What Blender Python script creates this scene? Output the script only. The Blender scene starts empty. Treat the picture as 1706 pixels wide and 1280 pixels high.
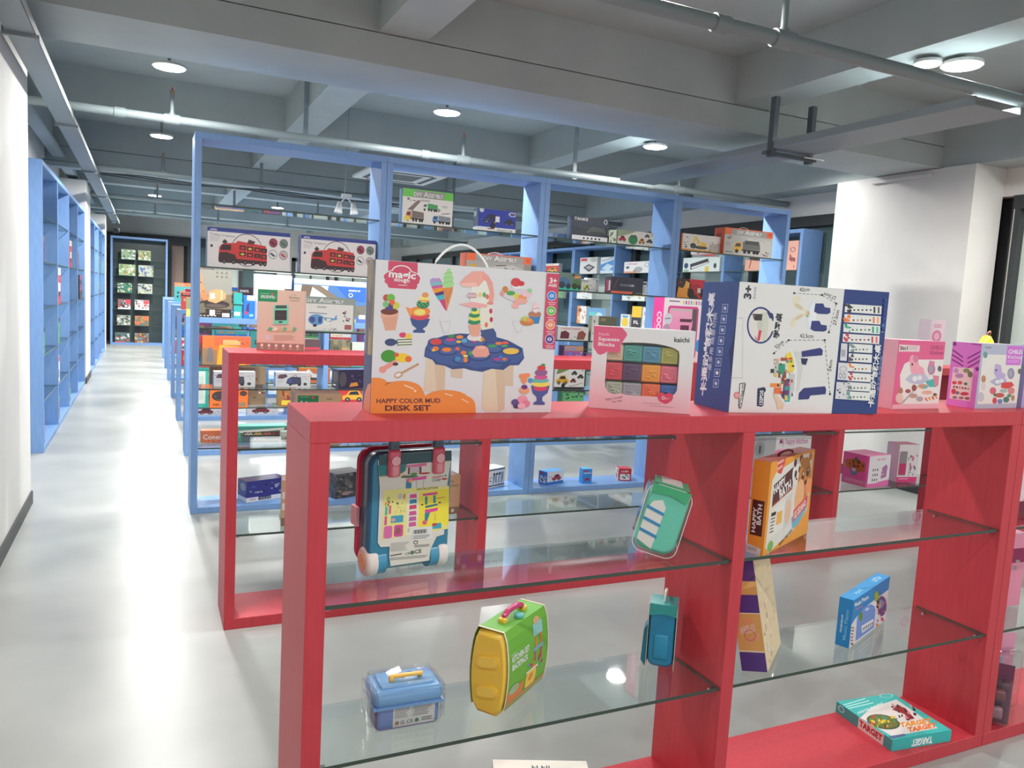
import bpy, bmesh, math, random
import numpy as np
from mathutils import Vector, Matrix

S = bpy.context.scene
COL = S.collection
R = math.radians

# ---------------------------------------------------------------- camera
cam_d = bpy.data.cameras.new('camera')
cam = bpy.data.objects.new('camera', cam_d)
COL.objects.link(cam)
S.camera = cam
cam_d.sensor_width = 36.0
cam_d.lens = 27.43
cam_d.clip_start = 0.05
YAW, PITCH, ROLL = 0.442718, 0.103838, 0.0558571
fw = Vector((math.sin(YAW)*math.cos(PITCH), math.cos(YAW)*math.cos(PITCH), -math.sin(PITCH)))
r0 = Vector((math.cos(YAW), -math.sin(YAW), 0))
u0 = r0.cross(fw)
rr = r0*math.cos(ROLL) + u0*math.sin(ROLL)
uu = -r0*math.sin(ROLL) + u0*math.cos(ROLL)
m = Matrix((rr, uu, -fw)).transposed().to_4x4()
m.translation = (0, 0, 1.55)
cam.matrix_world = m

# ---------------------------------------------------------------- world, lights, exposure
W = bpy.data.worlds.new('world')
S.world = W
W.use_nodes = True
bg = W.node_tree.nodes['Background']
bg.inputs[0].default_value = (0.93, 0.97, 1.0, 1)
bg.inputs[1].default_value = 1.0
S.view_settings.view_transform = 'Standard'
S.view_settings.look = 'None'
S.view_settings.gamma = 1.0
S.view_settings.use_curve_mapping = False
S.view_settings.exposure = 0.16
S.cycles.transparent_max_bounces = 32
S.cycles.max_bounces = 10
S.cycles.caustics_reflective = False
S.cycles.caustics_refractive = False

LIGHT_X = (0.15, 2.31, 4.45)
LIGHT_Y = (-2.9, 0.2, 3.31, 6.46, 9.47, 12.6, 15.9, 19.2)
LIGHT_Z = 3.12
LIGHT_W = 74.0
LIGHTS = [(lx, ly) for ly in LIGHT_Y for lx in LIGHT_X if not (ly == 9.47 and lx == 2.31)] + [(6.15, 0.2), (6.15, 3.31), (6.0, 6.0)]  # last three lamps are added out of view to light the white column
for lx, ly in LIGHTS:
    if True:
        l = bpy.data.lights.new('downlight_beam', 'AREA')
        l.shape = 'DISK'; l.size = 0.17
        l.energy = LIGHT_W if ly > 4 else (20.0 if ly < 2 else 32.0)
        if ly > 14: l.energy = 105.0
        if ly == 3.31 and lx == 4.45: l.energy = 58.0
        if lx > 5.9: l.energy = 34.0 if ly < 6 else 9.0
        l.spread = R(168)
        l.color = (1.0, 0.98, 0.95)
        o = bpy.data.objects.new('downlight_beam', l)
        o.location = (lx, ly, LIGHT_Z - 0.012)
        COL.objects.link(o)

# ---------------------------------------------------------------- materials
def lin(c):
    c = c/255.0
    return c/12.92 if c <= 0.04045 else ((c+0.055)/1.055)**2.4
def rgb(c):
    return (lin(c[0]), lin(c[1]), lin(c[2]), 1.0)
MATS = {}
def mat(c, rough=0.45, name=None, emit=0, metal=0.0):
    key = (c, rough, emit, metal)
    if key in MATS: return MATS[key]
    mm = bpy.data.materials.new(name or 'print_%02x%02x%02x' % c)
    mm.use_nodes = True
    b = mm.node_tree.nodes['Principled BSDF']
    b.inputs['Base Color'].default_value = rgb(c)
    b.inputs['Roughness'].default_value = rough
    b.inputs['Metallic'].default_value = metal
    if emit:
        b.inputs['Emission Color'].default_value = rgb(c)
        b.inputs['Emission Strength'].default_value = emit
    MATS[key] = mm
    return mm
def noisy(name, c1, c2, scale=(1,1,1), nscale=5.0, rough=0.5, rough2=None, bump=0.0, detail=4):
    mm = bpy.data.materials.new(name); mm.use_nodes = True
    nt = mm.node_tree; N = nt.nodes; L = nt.links
    b = N['Principled BSDF']
    tc = N.new('ShaderNodeTexCoord'); mp = N.new('ShaderNodeMapping')
    mp.inputs['Scale'].default_value = scale
    nz = N.new('ShaderNodeTexNoise'); nz.inputs['Scale'].default_value = nscale; nz.inputs['Detail'].default_value = detail
    cr = N.new('ShaderNodeValToRGB')
    cr.color_ramp.elements[0].color = rgb(c1); cr.color_ramp.elements[1].color = rgb(c2)
    cr.color_ramp.elements[0].position = 0.3; cr.color_ramp.elements[1].position = 0.7
    L.new(tc.outputs['Object'], mp.inputs[0]); L.new(mp.outputs[0], nz.inputs['Vector'])
    L.new(nz.outputs['Fac'], cr.inputs[0]); L.new(cr.outputs[0], b.inputs['Base Color'])
    b.inputs['Roughness'].default_value = rough
    if rough2 is not None:
        mr = N.new('ShaderNodeMapRange'); mr.inputs['To Min'].default_value = rough; mr.inputs['To Max'].default_value = rough2
        L.new(nz.outputs['Fac'], mr.inputs['Value']); L.new(mr.outputs[0], b.inputs['Roughness'])
    if bump:
        bp = N.new('ShaderNodeBump'); bp.inputs['Strength'].default_value = bump; bp.inputs['Distance'].default_value = 0.002
        L.new(nz.outputs['Fac'], bp.inputs['Height']); L.new(bp.outputs[0], b.inputs['Normal'])
    return mm
RED = noisy('red_stained_board', (188,52,64), (198,61,72), (14,14,1.2), 6, 0.42)
BLUE = noisy('blue_stained_board', (110,148,200), (121,158,208), (14,14,1.2), 6, 0.45)
FLOOR = noisy('polished_concrete', (150,154,151), (168,171,168), (1,1,1), 1.6, 0.24, 0.38, detail=8)
WALL = noisy('white_wall_paint', (210,209,205), (217,216,212), (1,1,1), 3, 0.7)
CEIL = noisy('grey_ceiling_paint', (165,174,174), (174,183,182), (1,1,1), 2.5, 0.75)
PIPE = mat((128,140,142), 0.45, 'grey_pipe_paint')
TRAY = mat((132,142,146), 0.5, 'grey_tray_paint')
DARK = mat((48,52,54), 0.5, 'dark_frame')
WHITE = mat((232,232,230), 0.4, 'white_plastic')
METAL = mat((200,200,200), 0.25, 'chrome', metal=1.0)

def glassmat(name, tint, refl=1.0, rough=0.02):
    mm = bpy.data.materials.new(name); mm.use_nodes = True
    nt = mm.node_tree; N = nt.nodes; L = nt.links
    for n in list(N):
        if n.type == 'BSDF_PRINCIPLED': N.remove(n)
    out = [n for n in N if n.type == 'OUTPUT_MATERIAL'][0]
    t = N.new('ShaderNodeBsdfTransparent'); t.inputs[0].default_value = tint
    g = N.new('ShaderNodeBsdfGlossy'); g.inputs['Roughness'].default_value = rough
    f = N.new('ShaderNodeFresnel')
    ge = N.new('ShaderNodeNewGeometry'); ior = N.new('ShaderNodeMapRange')
    ior.inputs['To Min'].default_value = 1.5; ior.inputs['To Max'].default_value = 1/1.5
    L.new(ge.outputs['Backfacing'], ior.inputs['Value']); L.new(ior.outputs[0], f.inputs[0])
    mu = N.new('ShaderNodeMath'); mu.operation = 'MULTIPLY'; mu.inputs[1].default_value = refl
    mx = N.new('ShaderNodeMixShader')
    L.new(f.outputs[0], mu.inputs[0]); L.new(mu.outputs[0], mx.inputs[0])
    L.new(t.outputs[0], mx.inputs[1]); L.new(g.outputs[0], mx.inputs[2]); L.new(mx.outputs[0], out.inputs[0])
    return mm
GLASS = glassmat('clear_glass', (0.92, 0.965, 0.95, 1))
EDGE = mat((58,72,64), 0.2, 'green_glass_edge')
FILM = glassmat('clear_film', (0.97,0.97,0.97,1), 1.6, 0.05)
PANE = mat((84,104,106), 0.12, 'dark_window_glass')
PALE = mat((196,208,200), 0.35, 'pale_window_panel')

# ---------------------------------------------------------------- mesh builder
class MB:
    def __init__(s): s.v=[]; s.f=[]; s.mi=[]; s.mats=[]; s.smooth=[]
    def m(s, mm):
        if mm not in s.mats: s.mats.append(mm)
        return s.mats.index(mm)
    def add(s, vs, fs, mm, smooth=False):
        b=len(s.v); s.v += [tuple(v) for v in vs]; k=s.m(mm)
        for f in fs:
            s.f.append([b+i for i in f]); s.mi.append(k); s.smooth.append(smooth)
    def box(s, a, b, mm, mms=None):
        x0,y0,z0=a; x1,y1,z1=b
        vs=[(x0,y0,z0),(x1,y0,z0),(x1,y1,z0),(x0,y1,z0),(x0,y0,z1),(x1,y0,z1),(x1,y1,z1),(x0,y1,z1)]
        fs=[(0,3,2,1),(4,5,6,7),(0,1,5,4),(1,2,6,5),(2,3,7,6),(3,0,4,7)]
        if mms is None: s.add(vs,fs,mm)
        else:
            bse=len(s.v); s.v+=vs
            for i,f in enumerate(fs):
                s.f.append([bse+j for j in f]); s.mi.append(s.m(mms.get(i,mm))); s.smooth.append(False)
    def cbox(s, a, b, c, mm):   # chamfered box
        x0,y0,z0=a; x1,y1,z1=b
        bm=bmesh.new()
        r=bmesh.ops.create_cube(bm,size=1)
        for v in bm.verts:
            v.co=Vector(((x0+x1)/2+v.co.x*(x1-x0),(y0+y1)/2+v.co.y*(y1-y0),(z0+z1)/2+v.co.z*(z1-z0)))
        bmesh.ops.bevel(bm,geom=list(bm.edges),offset=c,segments=1,affect='EDGES')
        s.frombm(bm,mm); bm.free()
    def rbox(s, a, b, rad, seg, mm, smooth=True):
        x0,y0,z0=a; x1,y1,z1=b
        bm=bmesh.new(); bmesh.ops.create_cube(bm,size=1)
        for v in bm.verts:
            v.co=Vector(((x0+x1)/2+v.co.x*(x1-x0),(y0+y1)/2+v.co.y*(y1-y0),(z0+z1)/2+v.co.z*(z1-z0)))
        bmesh.ops.bevel(bm,geom=list(bm.edges),offset=rad,segments=seg,affect='EDGES',profile=0.5)
        s.frombm(bm,mm,smooth); bm.free()
    def frombm(s,bm,mm,smooth=False):
        bm.verts.index_update()
        s.add([v.co.copy() for v in bm.verts],[[v.index for v in f.verts] for f in bm.faces],mm,smooth)
    def tube(s, pts, r, mm, n=12, caps=True):
        pts=[Vector(p) for p in pts]; rings=[]; 
        for i,p in enumerate(pts):
            d=(pts[min(i+1,len(pts)-1)]-pts[max(i-1,0)]).normalized()
            a=Vector((0,0,1)) if abs(d.z)<0.9 else Vector((1,0,0))
            e1=d.cross(a).normalized(); e2=d.cross(e1)
            rad=r[i] if isinstance(r,(list,tuple)) else r
            rings.append([p+(e1*math.cos(2*math.pi*k/n)+e2*math.sin(2*math.pi*k/n))*rad for k in range(n)])
        vs=[q for rg in rings for q in rg]; fs=[]
        for i in range(len(pts)-1):
            for k in range(n):
                fs.append((i*n+k,i*n+(k+1)%n,(i+1)*n+(k+1)%n,(i+1)*n+k))
        s.add(vs,fs,mm,True)
        if caps:
            s.add(rings[0],[list(range(n))],mm); s.add(rings[-1],[list(range(n))[::-1]],mm)
    def prism(s, pts, axis, a, b, mm, smooth=False, capm=None):  # 2D polygon extruded along an axis
        def P(p,t):
            if axis=='x': return (t,p[0],p[1])
            if axis=='y': return (p[0],t,p[1])
            return (p[0],p[1],t)
        n=len(pts); vs=[P(p,a) for p in pts]+[P(p,b) for p in pts]
        s.add(vs,[(i,(i+1)%n,n+(i+1)%n,n+i) for i in range(n)],mm,smooth)
        s.add(vs,[list(range(n))[::-1],[n+i for i in range(n)]],capm or mm)
    def build(s, name, parent=None, loc=None, rotz=0.0, fix=True):
        me=bpy.data.meshes.new(name)
        me.from_pydata([tuple(v) for v in s.v],[],s.f)
        for mm in s.mats: me.materials.append(mm)
        me.polygons.foreach_set('material_index',s.mi)
        me.polygons.foreach_set('use_smooth',s.smooth)
        me.update()
        o=bpy.data.objects.new(name,me); COL.objects.link(o)
        if parent is not None: o.parent=parent
        if loc is not None: o.location=loc
        if rotz: o.rotation_euler=(0,0,rotz)
        return o
def rrect(x0,y0,x1,y1,r,n=6):
    out=[]
    for cx,cy,a in ((x1-r,y1-r,0),(x0+r,y1-r,90),(x0+r,y0+r,180),(x1-r,y0+r,270)):
        for k in range(n+1):
            t=R(a+90*k/n); out.append((cx+r*math.cos(t),cy+r*math.sin(t)))
    return out

def tag(o,label,cat,group=None,kind=None):
    if label: o['label']=label
    if cat: o['category']=cat
    if group: o['group']=group
    if kind: o['kind']=kind
    return o
def empty(name,loc,rotz=0.0,label=None,cat=None,group=None):
    o=bpy.data.objects.new(name,None); o.empty_display_size=0.05
    COL.objects.link(o); o.location=loc; o.rotation_euler=(0,0,rotz)
    return tag(o,label,cat,group)
def struct(name,mb):
    o=mb.build(name); o['kind']='structure'; return o

# ---------------------------------------------------------------- lettering
TXT={}
def textmesh(st, bold=0.012):
    if (st,bold) in TXT: return TXT[(st,bold)]
    cu=bpy.data.curves.new('t','FONT'); cu.body=st; cu.offset=bold; cu.resolution_u=2
    ob=bpy.data.objects.new('t',cu); COL.objects.link(ob)
    dg=bpy.context.evaluated_depsgraph_get()
    me=ob.evaluated_get(dg).to_mesh()
    v=[(q.co.x,q.co.y) for q in me.vertices]; f=[list(p.vertices) for p in me.polygons]
    ob.evaluated_get(dg).to_mesh_clear()
    bpy.data.objects.remove(ob); bpy.data.curves.remove(cu)
    if not v: return ([],[])
    xs=[q[0] for q in v]; ys=[q[1] for q in v]
    x0,x1=min(xs),max(xs); y0,y1=min(ys),max(ys)
    if ord(st[0])<0x2000: y0=0.0
    v=[((a-x0)/(x1-x0),(b-y0)/(y1-y0)) for a,b in v]
    TXT[(st,bold)]=(v,f); return (v,f)

def homog(src,dst):
    A=[];B=[]
    for (x,y),(u,v) in zip(src,dst):
        A.append([x,y,1,0,0,0,-u*x,-u*y]); B.append(u)
        A.append([0,0,0,x,y,1,-v*x,-v*y]); B.append(v)
    h=np.linalg.solve(np.array(A,float),np.array(B,float))
    return h
class Art:
    """flat printing on one face of a carton; design coordinates have y downwards"""
    def __init__(s, mb, O, U, V, w, h, corners=((0,0),(1,0),(1,1),(0,1)), step=9e-6):
        s.mb=mb; s.O=Vector(O); s.U=Vector(U); s.V=Vector(V); s.N=s.V.cross(s.U)
        s.w=w; s.h=h; s.H=homog(corners,((0,0),(w,0),(w,h),(0,h))); s.k=0; s.step=step
    def uv(s,p):
        H=s.H; x,y=p; d=H[6]*x+H[7]*y+1
        return ((H[0]*x+H[1]*y+H[2])/d,(H[3]*x+H[4]*y+H[5])/d)
    def put(s,uvs,fs,c):
        s.k+=1; off=s.N*(0.0003+s.k*s.step)
        s.mb.add([s.O+s.U*u+s.V*v+off for u,v in uvs],fs,c if not isinstance(c,tuple) else mat(c,0.42))
    def poly(s,pts,c):
        q=[s.uv(p) for p in pts]
        q=[(min(max(a,0.0),s.w),min(max(b,0.0),s.h)) for a,b in q]
        s.put(q,[list(range(len(q)))],c); return s
    def rect(s,x0,y0,x1,y1,c): return s.poly([(x0,y0),(x1,y0),(x1,y1),(x0,y1)],c)
    def rr(s,x0,y0,x1,y1,r,c): return s.poly(rrect(x0,y0,x1,y1,r,4),c)
    def ell(s,cx,cy,rx,ry,c,rot=0,n=18):
        t=R(rot); pts=[]
        for k in range(n):
            a=2*math.pi*k/n; x=rx*math.cos(a); y=ry*math.sin(a)
            pts.append((cx+x*math.cos(t)-y*math.sin(t),cy+x*math.sin(t)+y*math.cos(t)))
        return s.poly(pts,c)
    def ring(s,cx,cy,rx,ry,wd,c,a0=0,a1=360,n=28):
        o=[];i=[]
        for k in range(n+1):
            a=R(a0+(a1-a0)*k/n)
            o.append((cx+rx*math.cos(a),cy+ry*math.sin(a))); i.append((cx+(rx-wd)*math.cos(a),cy+(ry-wd*ry/rx)*math.sin(a)))
        q=[s.uv(p) for p in o+i]; m_=n+1
        s.put(q,[[k,k+1,m_+k+1,m_+k] for k in range(n)],c); return s
    def line(s,pts,wd,c):
        for (x0,y0),(x1,y1) in zip(pts,pts[1:]):
            L=math.hypot(x1-x0,y1-y0) or 1; nx,ny=-(y1-y0)/L*wd/2,(x1-x0)/L*wd/2
            s.poly([(x0+nx,y0+ny),(x1+nx,y1+ny),(x1-nx,y1-ny),(x0-nx,y0-ny)],c)
        return s
    def dash(s,p,q,n,wd,c):
        for i in range(n):
            a=(i+0.2)/n; b=(i+0.75)/n
            s.line([(p[0]+(q[0]-p[0])*a,p[1]+(q[1]-p[1])*a),(p[0]+(q[0]-p[0])*b,p[1]+(q[1]-p[1])*b)],wd,c)
    def text(s,p0,p1,hh,st,c,bold=0.012):
        L=math.hypot(p1[0]-p0[0],p1[1]-p0[1]); up=((p1[1]-p0[1])/L,-(p1[0]-p0[0])/L)
        if st.startswith('~'):          # print too small to read in the photo: a row of letter sized strokes
            g=random.Random(len(st)*7+int(L*13)); n=len(st); dx=(p1[0]-p0[0])/n; dy=(p1[1]-p0[1])/n
            P=lambda t,q:(p0[0]+dx*t+up[0]*hh*q,p0[1]+dy*t+up[1]*hh*q)
            for i in range(n):
                s.poly([P(i+.1,0),P(i+.38,0),P(i+.38,1),P(i+.1,1)],c)
                if g.random()<.7: q=g.choice((0,.4,.78)); s.poly([P(i+.3,q),P(i+.85,q),P(i+.85,q+.22),P(i+.3,q+.22)],c)
                if g.random()<.6: s.poly([P(i+.62,g.choice((0,.4))),P(i+.85,0),P(i+.85,1),P(i+.62,1)],c)
            return s
        v,f=textmesh(st,bold)
        pts=[s.uv((p0[0]+(p1[0]-p0[0])*a+up[0]*hh*b,p0[1]+(p1[1]-p0[1])*a+up[1]*hh*b)) for a,b in v]
        if pts: s.put(pts,f,c)
        return s
    # stock pictures
    def car(s,x,y,w,h,c,glass=(45,50,60),wheel=(35,35,38)):
        s.poly([(x,y+.85*h),(x,y+.5*h),(x+.18*w,y+.42*h),(x+.32*w,y+.05*h),(x+.72*w,y),(x+.88*w,y+.4*h),(x+w,y+.5*h),(x+w,y+.85*h)],c)
        s.poly([(x+.27*w,y+.42*h),(x+.37*w,y+.14*h),(x+.68*w,y+.1*h),(x+.78*w,y+.42*h)],glass)
        for cx in (.24,.77):
            s.ell(x+cx*w,y+.84*h,.12*w,.2*h,wheel,n=12); s.ell(x+cx*w,y+.84*h,.06*w,.1*h,(150,150,155),n=8)
    def truck(s,x,y,w,h,c,c2,glass=(60,70,85)):
        s.poly([(x,y+.82*h),(x+.02*w,y+.35*h),(x+.08*w,y+.18*h),(x+.3*w,y+.16*h),(x+.3*w,y+.82*h)],c)
        s.poly([(x+.04*w,y+.5*h),(x+.09*w,y+.26*h),(x+.25*w,y+.25*h),(x+.25*w,y+.5*h)],glass)
        s.poly([(x+.33*w,y+.68*h),(x+.33*w,y+.1*h),(x+.98*w,y+.2*h),(x+w,y+.66*h)],c2)
        s.rect(x+.3*w,y+.68*h,x+w,y+.8*h,(60,60,65))
        for cx in (.12,.42,.58,.78,.9): s.ell(x+cx*w,y+.85*h,.065*w,.15*h,(38,38,42),n=12)
    def digger(s,x,y,w,h,c):
        s.ell(x+.55*w,y+.86*h,.42*w,.13*h,(45,42,40)); s.ell(x+.55*w,y+.86*h,.3*w,.07*h,(85,80,75))
        s.poly([(x+.35*w,y+.76*h),(x+.35*w,y+.45*h),(x+.5*w,y+.4*h),(x+.9*w,y+.5*h),(x+.92*w,y+.76*h)],c)
        s.poly([(x+.4*w,y+.62*h),(x+.42*w,y+.46*h),(x+.54*w,y+.46*h),(x+.54*w,y+.64*h)],(225,225,215))
        s.poly([(x+.36*w,y+.6*h),(x+.12*w,y+.02*h),(x+.22*w,y),(x+.5*w,y+.5*h)],c)
        s.poly([(x+.12*w,y+.02*h),(x+.2*w,y+.05*h),(x+.1*w,y+.62*h),(x+.02*w,y+.5*h)],c)
    def heli(s,x,y,w,h,c):
        s.ell(x+.3*w,y+.55*h,.28*w,.36*h,c); s.poly([(x+.4*w,y+.35*h),(x+.9*w,y+.42*h),(x+.97*w,y+.15*h),(x+w,y+.5*h),(x+.5*w,y+.7*h)],c)
        s.ell(x+.16*w,y+.55*h,.1*w,.2*h,(80,90,150)); s.rect(x+.36*w,y+.35*h,x+.48*w,y+.75*h,(70,85,150))
        s.line([(x+.05*w,y+.1*h),(x+.65*w,y+.13*h)],.05*h,(90,110,150)); s.ell(x+.25*w,y+.93*h,.07*w,.09*h,(50,50,60))
    def bits(s,x0,y0,x1,y1,n,cols,seed=0,r=0.03):
        g=random.Random(seed); W_=x1-x0; H_=y1-y0
        for i in range(n):
            cx=x0+W_*g.random(); cy=y0+H_*g.random(); a=r*W_*(.5+g.random()); b=r*W_*(.5+g.random())
            s.poly([(cx-a,cy-b*g.random()),(cx-a*.2,cy-b),(cx+a,cy-b*.3*g.random()),(cx+a*.7,cy+b),(cx-a*.6,cy+b*.8)],g.choice(cols))
    def lines(s,x0,y0,x1,y1,n,c,seed=0):
        g=random.Random(seed); dy=(y1-y0)/n
        for i in range(n): s.rect(x0,y0+dy*i,x0+(x1-x0)*(.6+.4*g.random()),y0+dy*(i+.45),c)
# ================================================================ THE ROOM
X_RW = 6.87          # right hand wall
b = MB(); b.box((-1.2,-4.2,-0.12),(7.1,22.9,0.0),FLOOR); struct('floor', b)
b = MB(); b.box((-1.4,-4.2,3.5),(7.1,22.9,3.62),CEIL); struct('ceiling', b)
# left wall: near part stands forward, the rest is set back behind the shelving
b = MB(); b.box((-0.95,-4.2,0.0),(-0.70,6.11,3.5),WALL); b.box((-1.4,6.11,0.0),(-1.12,22.9,3.5),WALL); b.box((-1.12,5.98,0.0),(-0.95,6.11,3.5),WALL); struct('wall_left', b)
b = MB(); b.box((-0.70,-4.2,0.0),(-0.688,6.12,0.085),DARK); struct('baseboard_left', b)
b = MB(); b.box((-1.12,13.12,0.0),(-0.79,14.2,2.97),WALL); struct('wall_left_column', b)
b = MB(); b.box((-0.79,13.1,0.0),(-0.778,14.21,0.09),DARK); struct('baseboard_left_column', b)
b = MB(); b.box((-1.12,19.56,0.0),(-0.80,20.1,2.97),WALL); struct('wall_left_pier', b)
# far wall
b = MB(); b.box((-1.12,22.6,2.78),(6.87,22.9,3.5),WALL); b.box((3.3,22.6,0.0),(6.87,22.9,2.78),WALL); b.box((-1.12,22.75,0.0),(3.3,22.9,2.78),DARK); struct('wall_back', b)
b = MB()
b.box((-1.12,22.55,2.55),(3.3,22.72,2.78),DARK)
for x0 in (-1.12,0.55,1.0,1.6,2.3,3.22): b.box((x0,22.55,0.0),(x0+0.08,22.72,2.55),DARK)
b.box((0.63,22.62,0.0),(0.92,22.66,2.55),mat((150,128,118),0.6)); b.box((1.08,22.62,0),(1.6,22.66,2.55),PANE); b.box((1.68,22.62,0),(2.3,22.66,2.55),PALE); b.box((2.38,22.62,0),(3.22,22.66,2.55),PANE)
struct('door_1', b)
for n,x0 in enumerate((3.7,4.9)):
    b=MB()
    b.box((x0,22.5,0.0),(x0+0.09,22.6,2.45),DARK); b.box((x0+0.95,22.5,0.0),(x0+1.04,22.6,2.45),DARK); b.box((x0,22.5,2.36),(x0+1.04,22.6,2.45),DARK)
    b.box((x0+0.09,22.55,0.0),(x0+0.95,22.58,2.36),PALE); b.box((x0+0.5,22.5,0),(x0+0.54,22.6,2.36),DARK)
    struct('door_%d'%(n+2), b)
# right wall: white band over tall glazed panels
b = MB()
b.box((X_RW,-4.2,2.72),(7.15,22.9,3.5),WALL); b.box((X_RW,5.0,0.0),(7.15,6.3,2.72),WALL)
b.box((X_RW+0.10,-4.2,0),(7.15,22.9,2.72),DARK)
struct('wall_right', b)
k=0; y=-3.6
wn=1
for (y0,y1,kinds) in ((-2.2,4.45,'ppp'),(6.3,10.3,'dpd'),(10.3,14.3,'pdp'),(14.3,18.3,'dpd'),(18.3,22.5,'pdp')):
    b=MB(); n=len(kinds); st=(y1-y0)/n
    b.box((X_RW-0.03,y0,2.6),(X_RW+0.1,y1,2.72),DARK)
    for i,kk in enumerate(kinds):
        b.box((X_RW+0.05,y0+st*i,0.0),(X_RW+0.09,y0+st*(i+1),2.6),PALE if kk=='p' else PANE)
        if kk=='p' and y0>5: b.box((X_RW+0.045,y0+st*i,2.36),(X_RW+0.052,y0+st*(i+1),2.6),PANE)
    for i in range(n+1):
        yy=min(y0+st*i,y1-0.07); b.box((X_RW-0.03,yy,0.0),(X_RW+0.1,yy+0.07,2.6),DARK)
        b.box((X_RW-0.034,yy+0.045,0.0),(X_RW-0.03,yy+0.055,2.6),METAL)
    struct('window_%d'%wn, b); wn+=1
# wide white column on the right
b = MB(); b.box((6.47,4.57,0.0),(X_RW,6.07,2.965),WALL); struct('wall_right_column', b)
b = MB(); b.box((6.458,4.555,0.0),(6.47,6.08,0.1),DARK); b.box((6.458,4.555,0.0),(6.87,4.57,0.1),DARK); struct('baseboard_right', b)
b = MB(); b.box((6.43,4.98,2.90),(6.46,5.62,2.925),WALL); b.box((6.46,5.0,2.905),(6.47,5.02,2.92),WALL); b.box((6.46,5.58,2.905),(6.47,5.6,2.92),WALL); struct('trim_1', b)
# concrete beams
n=1
for y0,y1,z0 in ((-1.9,-1.2,2.97),(4.92,5.61,2.97),(11.3,12.0,2.97),(17.7,18.4,2.97)):
    b=MB(); b.box((-1.4,y0,z0),(7.1,y1,3.155),CEIL); b.box((-1.4,y0+0.018,3.155),(7.1,y1-0.018,3.162),mat((60,70,76),0.8)); b.box((-1.4,y0,3.162),(7.1,y1,3.5),CEIL)
    struct('ceiling_beam_%d'%n, b); n+=1
for y0,y1 in ((1.5,1.8),(8.48,8.8),(14.9,15.2),(21.3,21.6)):
    b=MB(); b.box((-1.4,y0,3.16),(7.1,y1,3.5),CEIL); struct('ceiling_beam_%d'%n, b); n+=1
for x0,x1 in ((-1.35,-1.03),(1.29,1.605),(4.09,4.405),(6.5,6.87)):
    zz=3.16 if x0<6 else 2.965
    ys=[-4.2,-1.9,-1.2,1.5,1.8,4.92,5.61,8.48,8.8,11.3,12.0,14.9,15.2,17.7,18.4,21.3,21.6,22.9]
    b=MB()
    for i in range(0,len(ys),2): b.box((x0,ys[i]+0.001,zz),(x1,ys[i+1]-0.001,3.499),CEIL)
    struct('ceiling_beam_%d'%n, b); n+=1

# ---------------------------------------------------------------- ceiling fittings
def downlight(x,y,label,group=None,r=0.105):
    t=empty('downlight',(x,y,LIGHT_Z),0,label,'ceiling light',group)
    b=MB(); pts=[(r*1.12*math.cos(2*math.pi*k/28),r*1.12*math.sin(2*math.pi*k/28)) for k in range(28)]
    b.prism(pts,'z',0.0,0.018,mat((190,192,190),0.5,'lamp_housing'),True); b.build('housing',t)
    b=MB(); pts=[(r*math.cos(2*math.pi*k/28),r*math.sin(2*math.pi*k/28)) for k in range(28)]
    b.prism(pts,'z',-0.006,-0.0005,mat((255,252,245),0.5,'lamp_lens',emit=14.0)); b.build('lens',t)
    b=MB(); b.tube([(0,0,0.018),(0,0,0.38)],0.012,PIPE,8); b.build('rod',t)
    return t
rowname=dict(zip(LIGHT_Y,('far behind the viewer','above the viewer','over the red shelf rows','past the first wide beam','in the second ceiling bay','in the third ceiling bay','in the fourth ceiling bay','by the far wall')))
colname=dict(zip(LIGHT_X,('over the left aisle','over the middle of the shelf rows','over the right end of the rows')))
for lx,ly in LIGHTS:
    if lx<5.9: downlight(lx,ly,'round white downlight %s, %s'%(rowname[ly],colname[lx]),'round ceiling downlights')
    else: downlight(lx,ly,'added unseen downlight to light the wide white column, '+{0.2:'nearest the viewer',3.31:'before the wide beam',6.0:'just past the wide beam'}[ly],'round ceiling downlights')
downlight(4.265,3.40,'smaller round downlight tight beside the brightest lamp above the red shelf rows','round ceiling downlights',0.07)

def pipe(y,x0,x1,label,risers,hang,z=2.88,r=0.034):
    t=empty('sprinkler_pipe',((x0+x1)/2,y,z),0,label,'pipe','sprinkler pipes under the ceiling')
    cx=(x0+x1)/2
    b=MB(); b.tube([(x0-cx,0,0),(x1-cx,0,0)],r,PIPE,16); b.build('pipe_run',t)
    for rx in risers:
        b=MB(); b.tube([(rx-cx,0,0.0),(rx-cx,0,0.2)],0.017,PIPE,10)
        b.tube([(rx-cx-0.06,0,0),(rx-cx+0.06,0,0)],r*1.25,PIPE,16); b.tube([(rx-cx,0,0.02),(rx-cx,0,0.05)],0.026,PIPE,10)
        rs=b.build('riser',t)
        b=MB(); b.tube([(rx-cx,0,0.2),(rx-cx,0,0.222)],0.02,mat((180,150,120),0.35,'brass',metal=0.6),10); b.tube([(rx-cx,0,0.222),(rx-cx,0,0.25)],0.007,mat((190,90,80),0.4),8); b.tube([(rx-cx,0,0.25),(rx-cx,0,0.253)],0.022,mat((180,150,120),0.35,'brass',metal=0.6),10)
        b.build('sprinkler_head',rs)
        b=MB(); b.tube([(rx-cx-0.42,0,0),(rx-cx-0.34,0,0)],r*1.22,PIPE,16); b.build('coupling',t)
    for hx in hang:
        b=MB(); b.box((hx-cx-0.02,-0.006,0.03),(hx-cx+0.02,0.006,0.62),TRAY); b.tube([(hx-cx,-0.012,0),(hx-cx+0.001,0.012,0)],r*1.3,TRAY,14); b.build('hanger',t)
pipe(3.02,-0.69,4.88,'nearest grey sprinkler pipe, running above the red shelves at top right',(0.2,2.77),())
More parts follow.
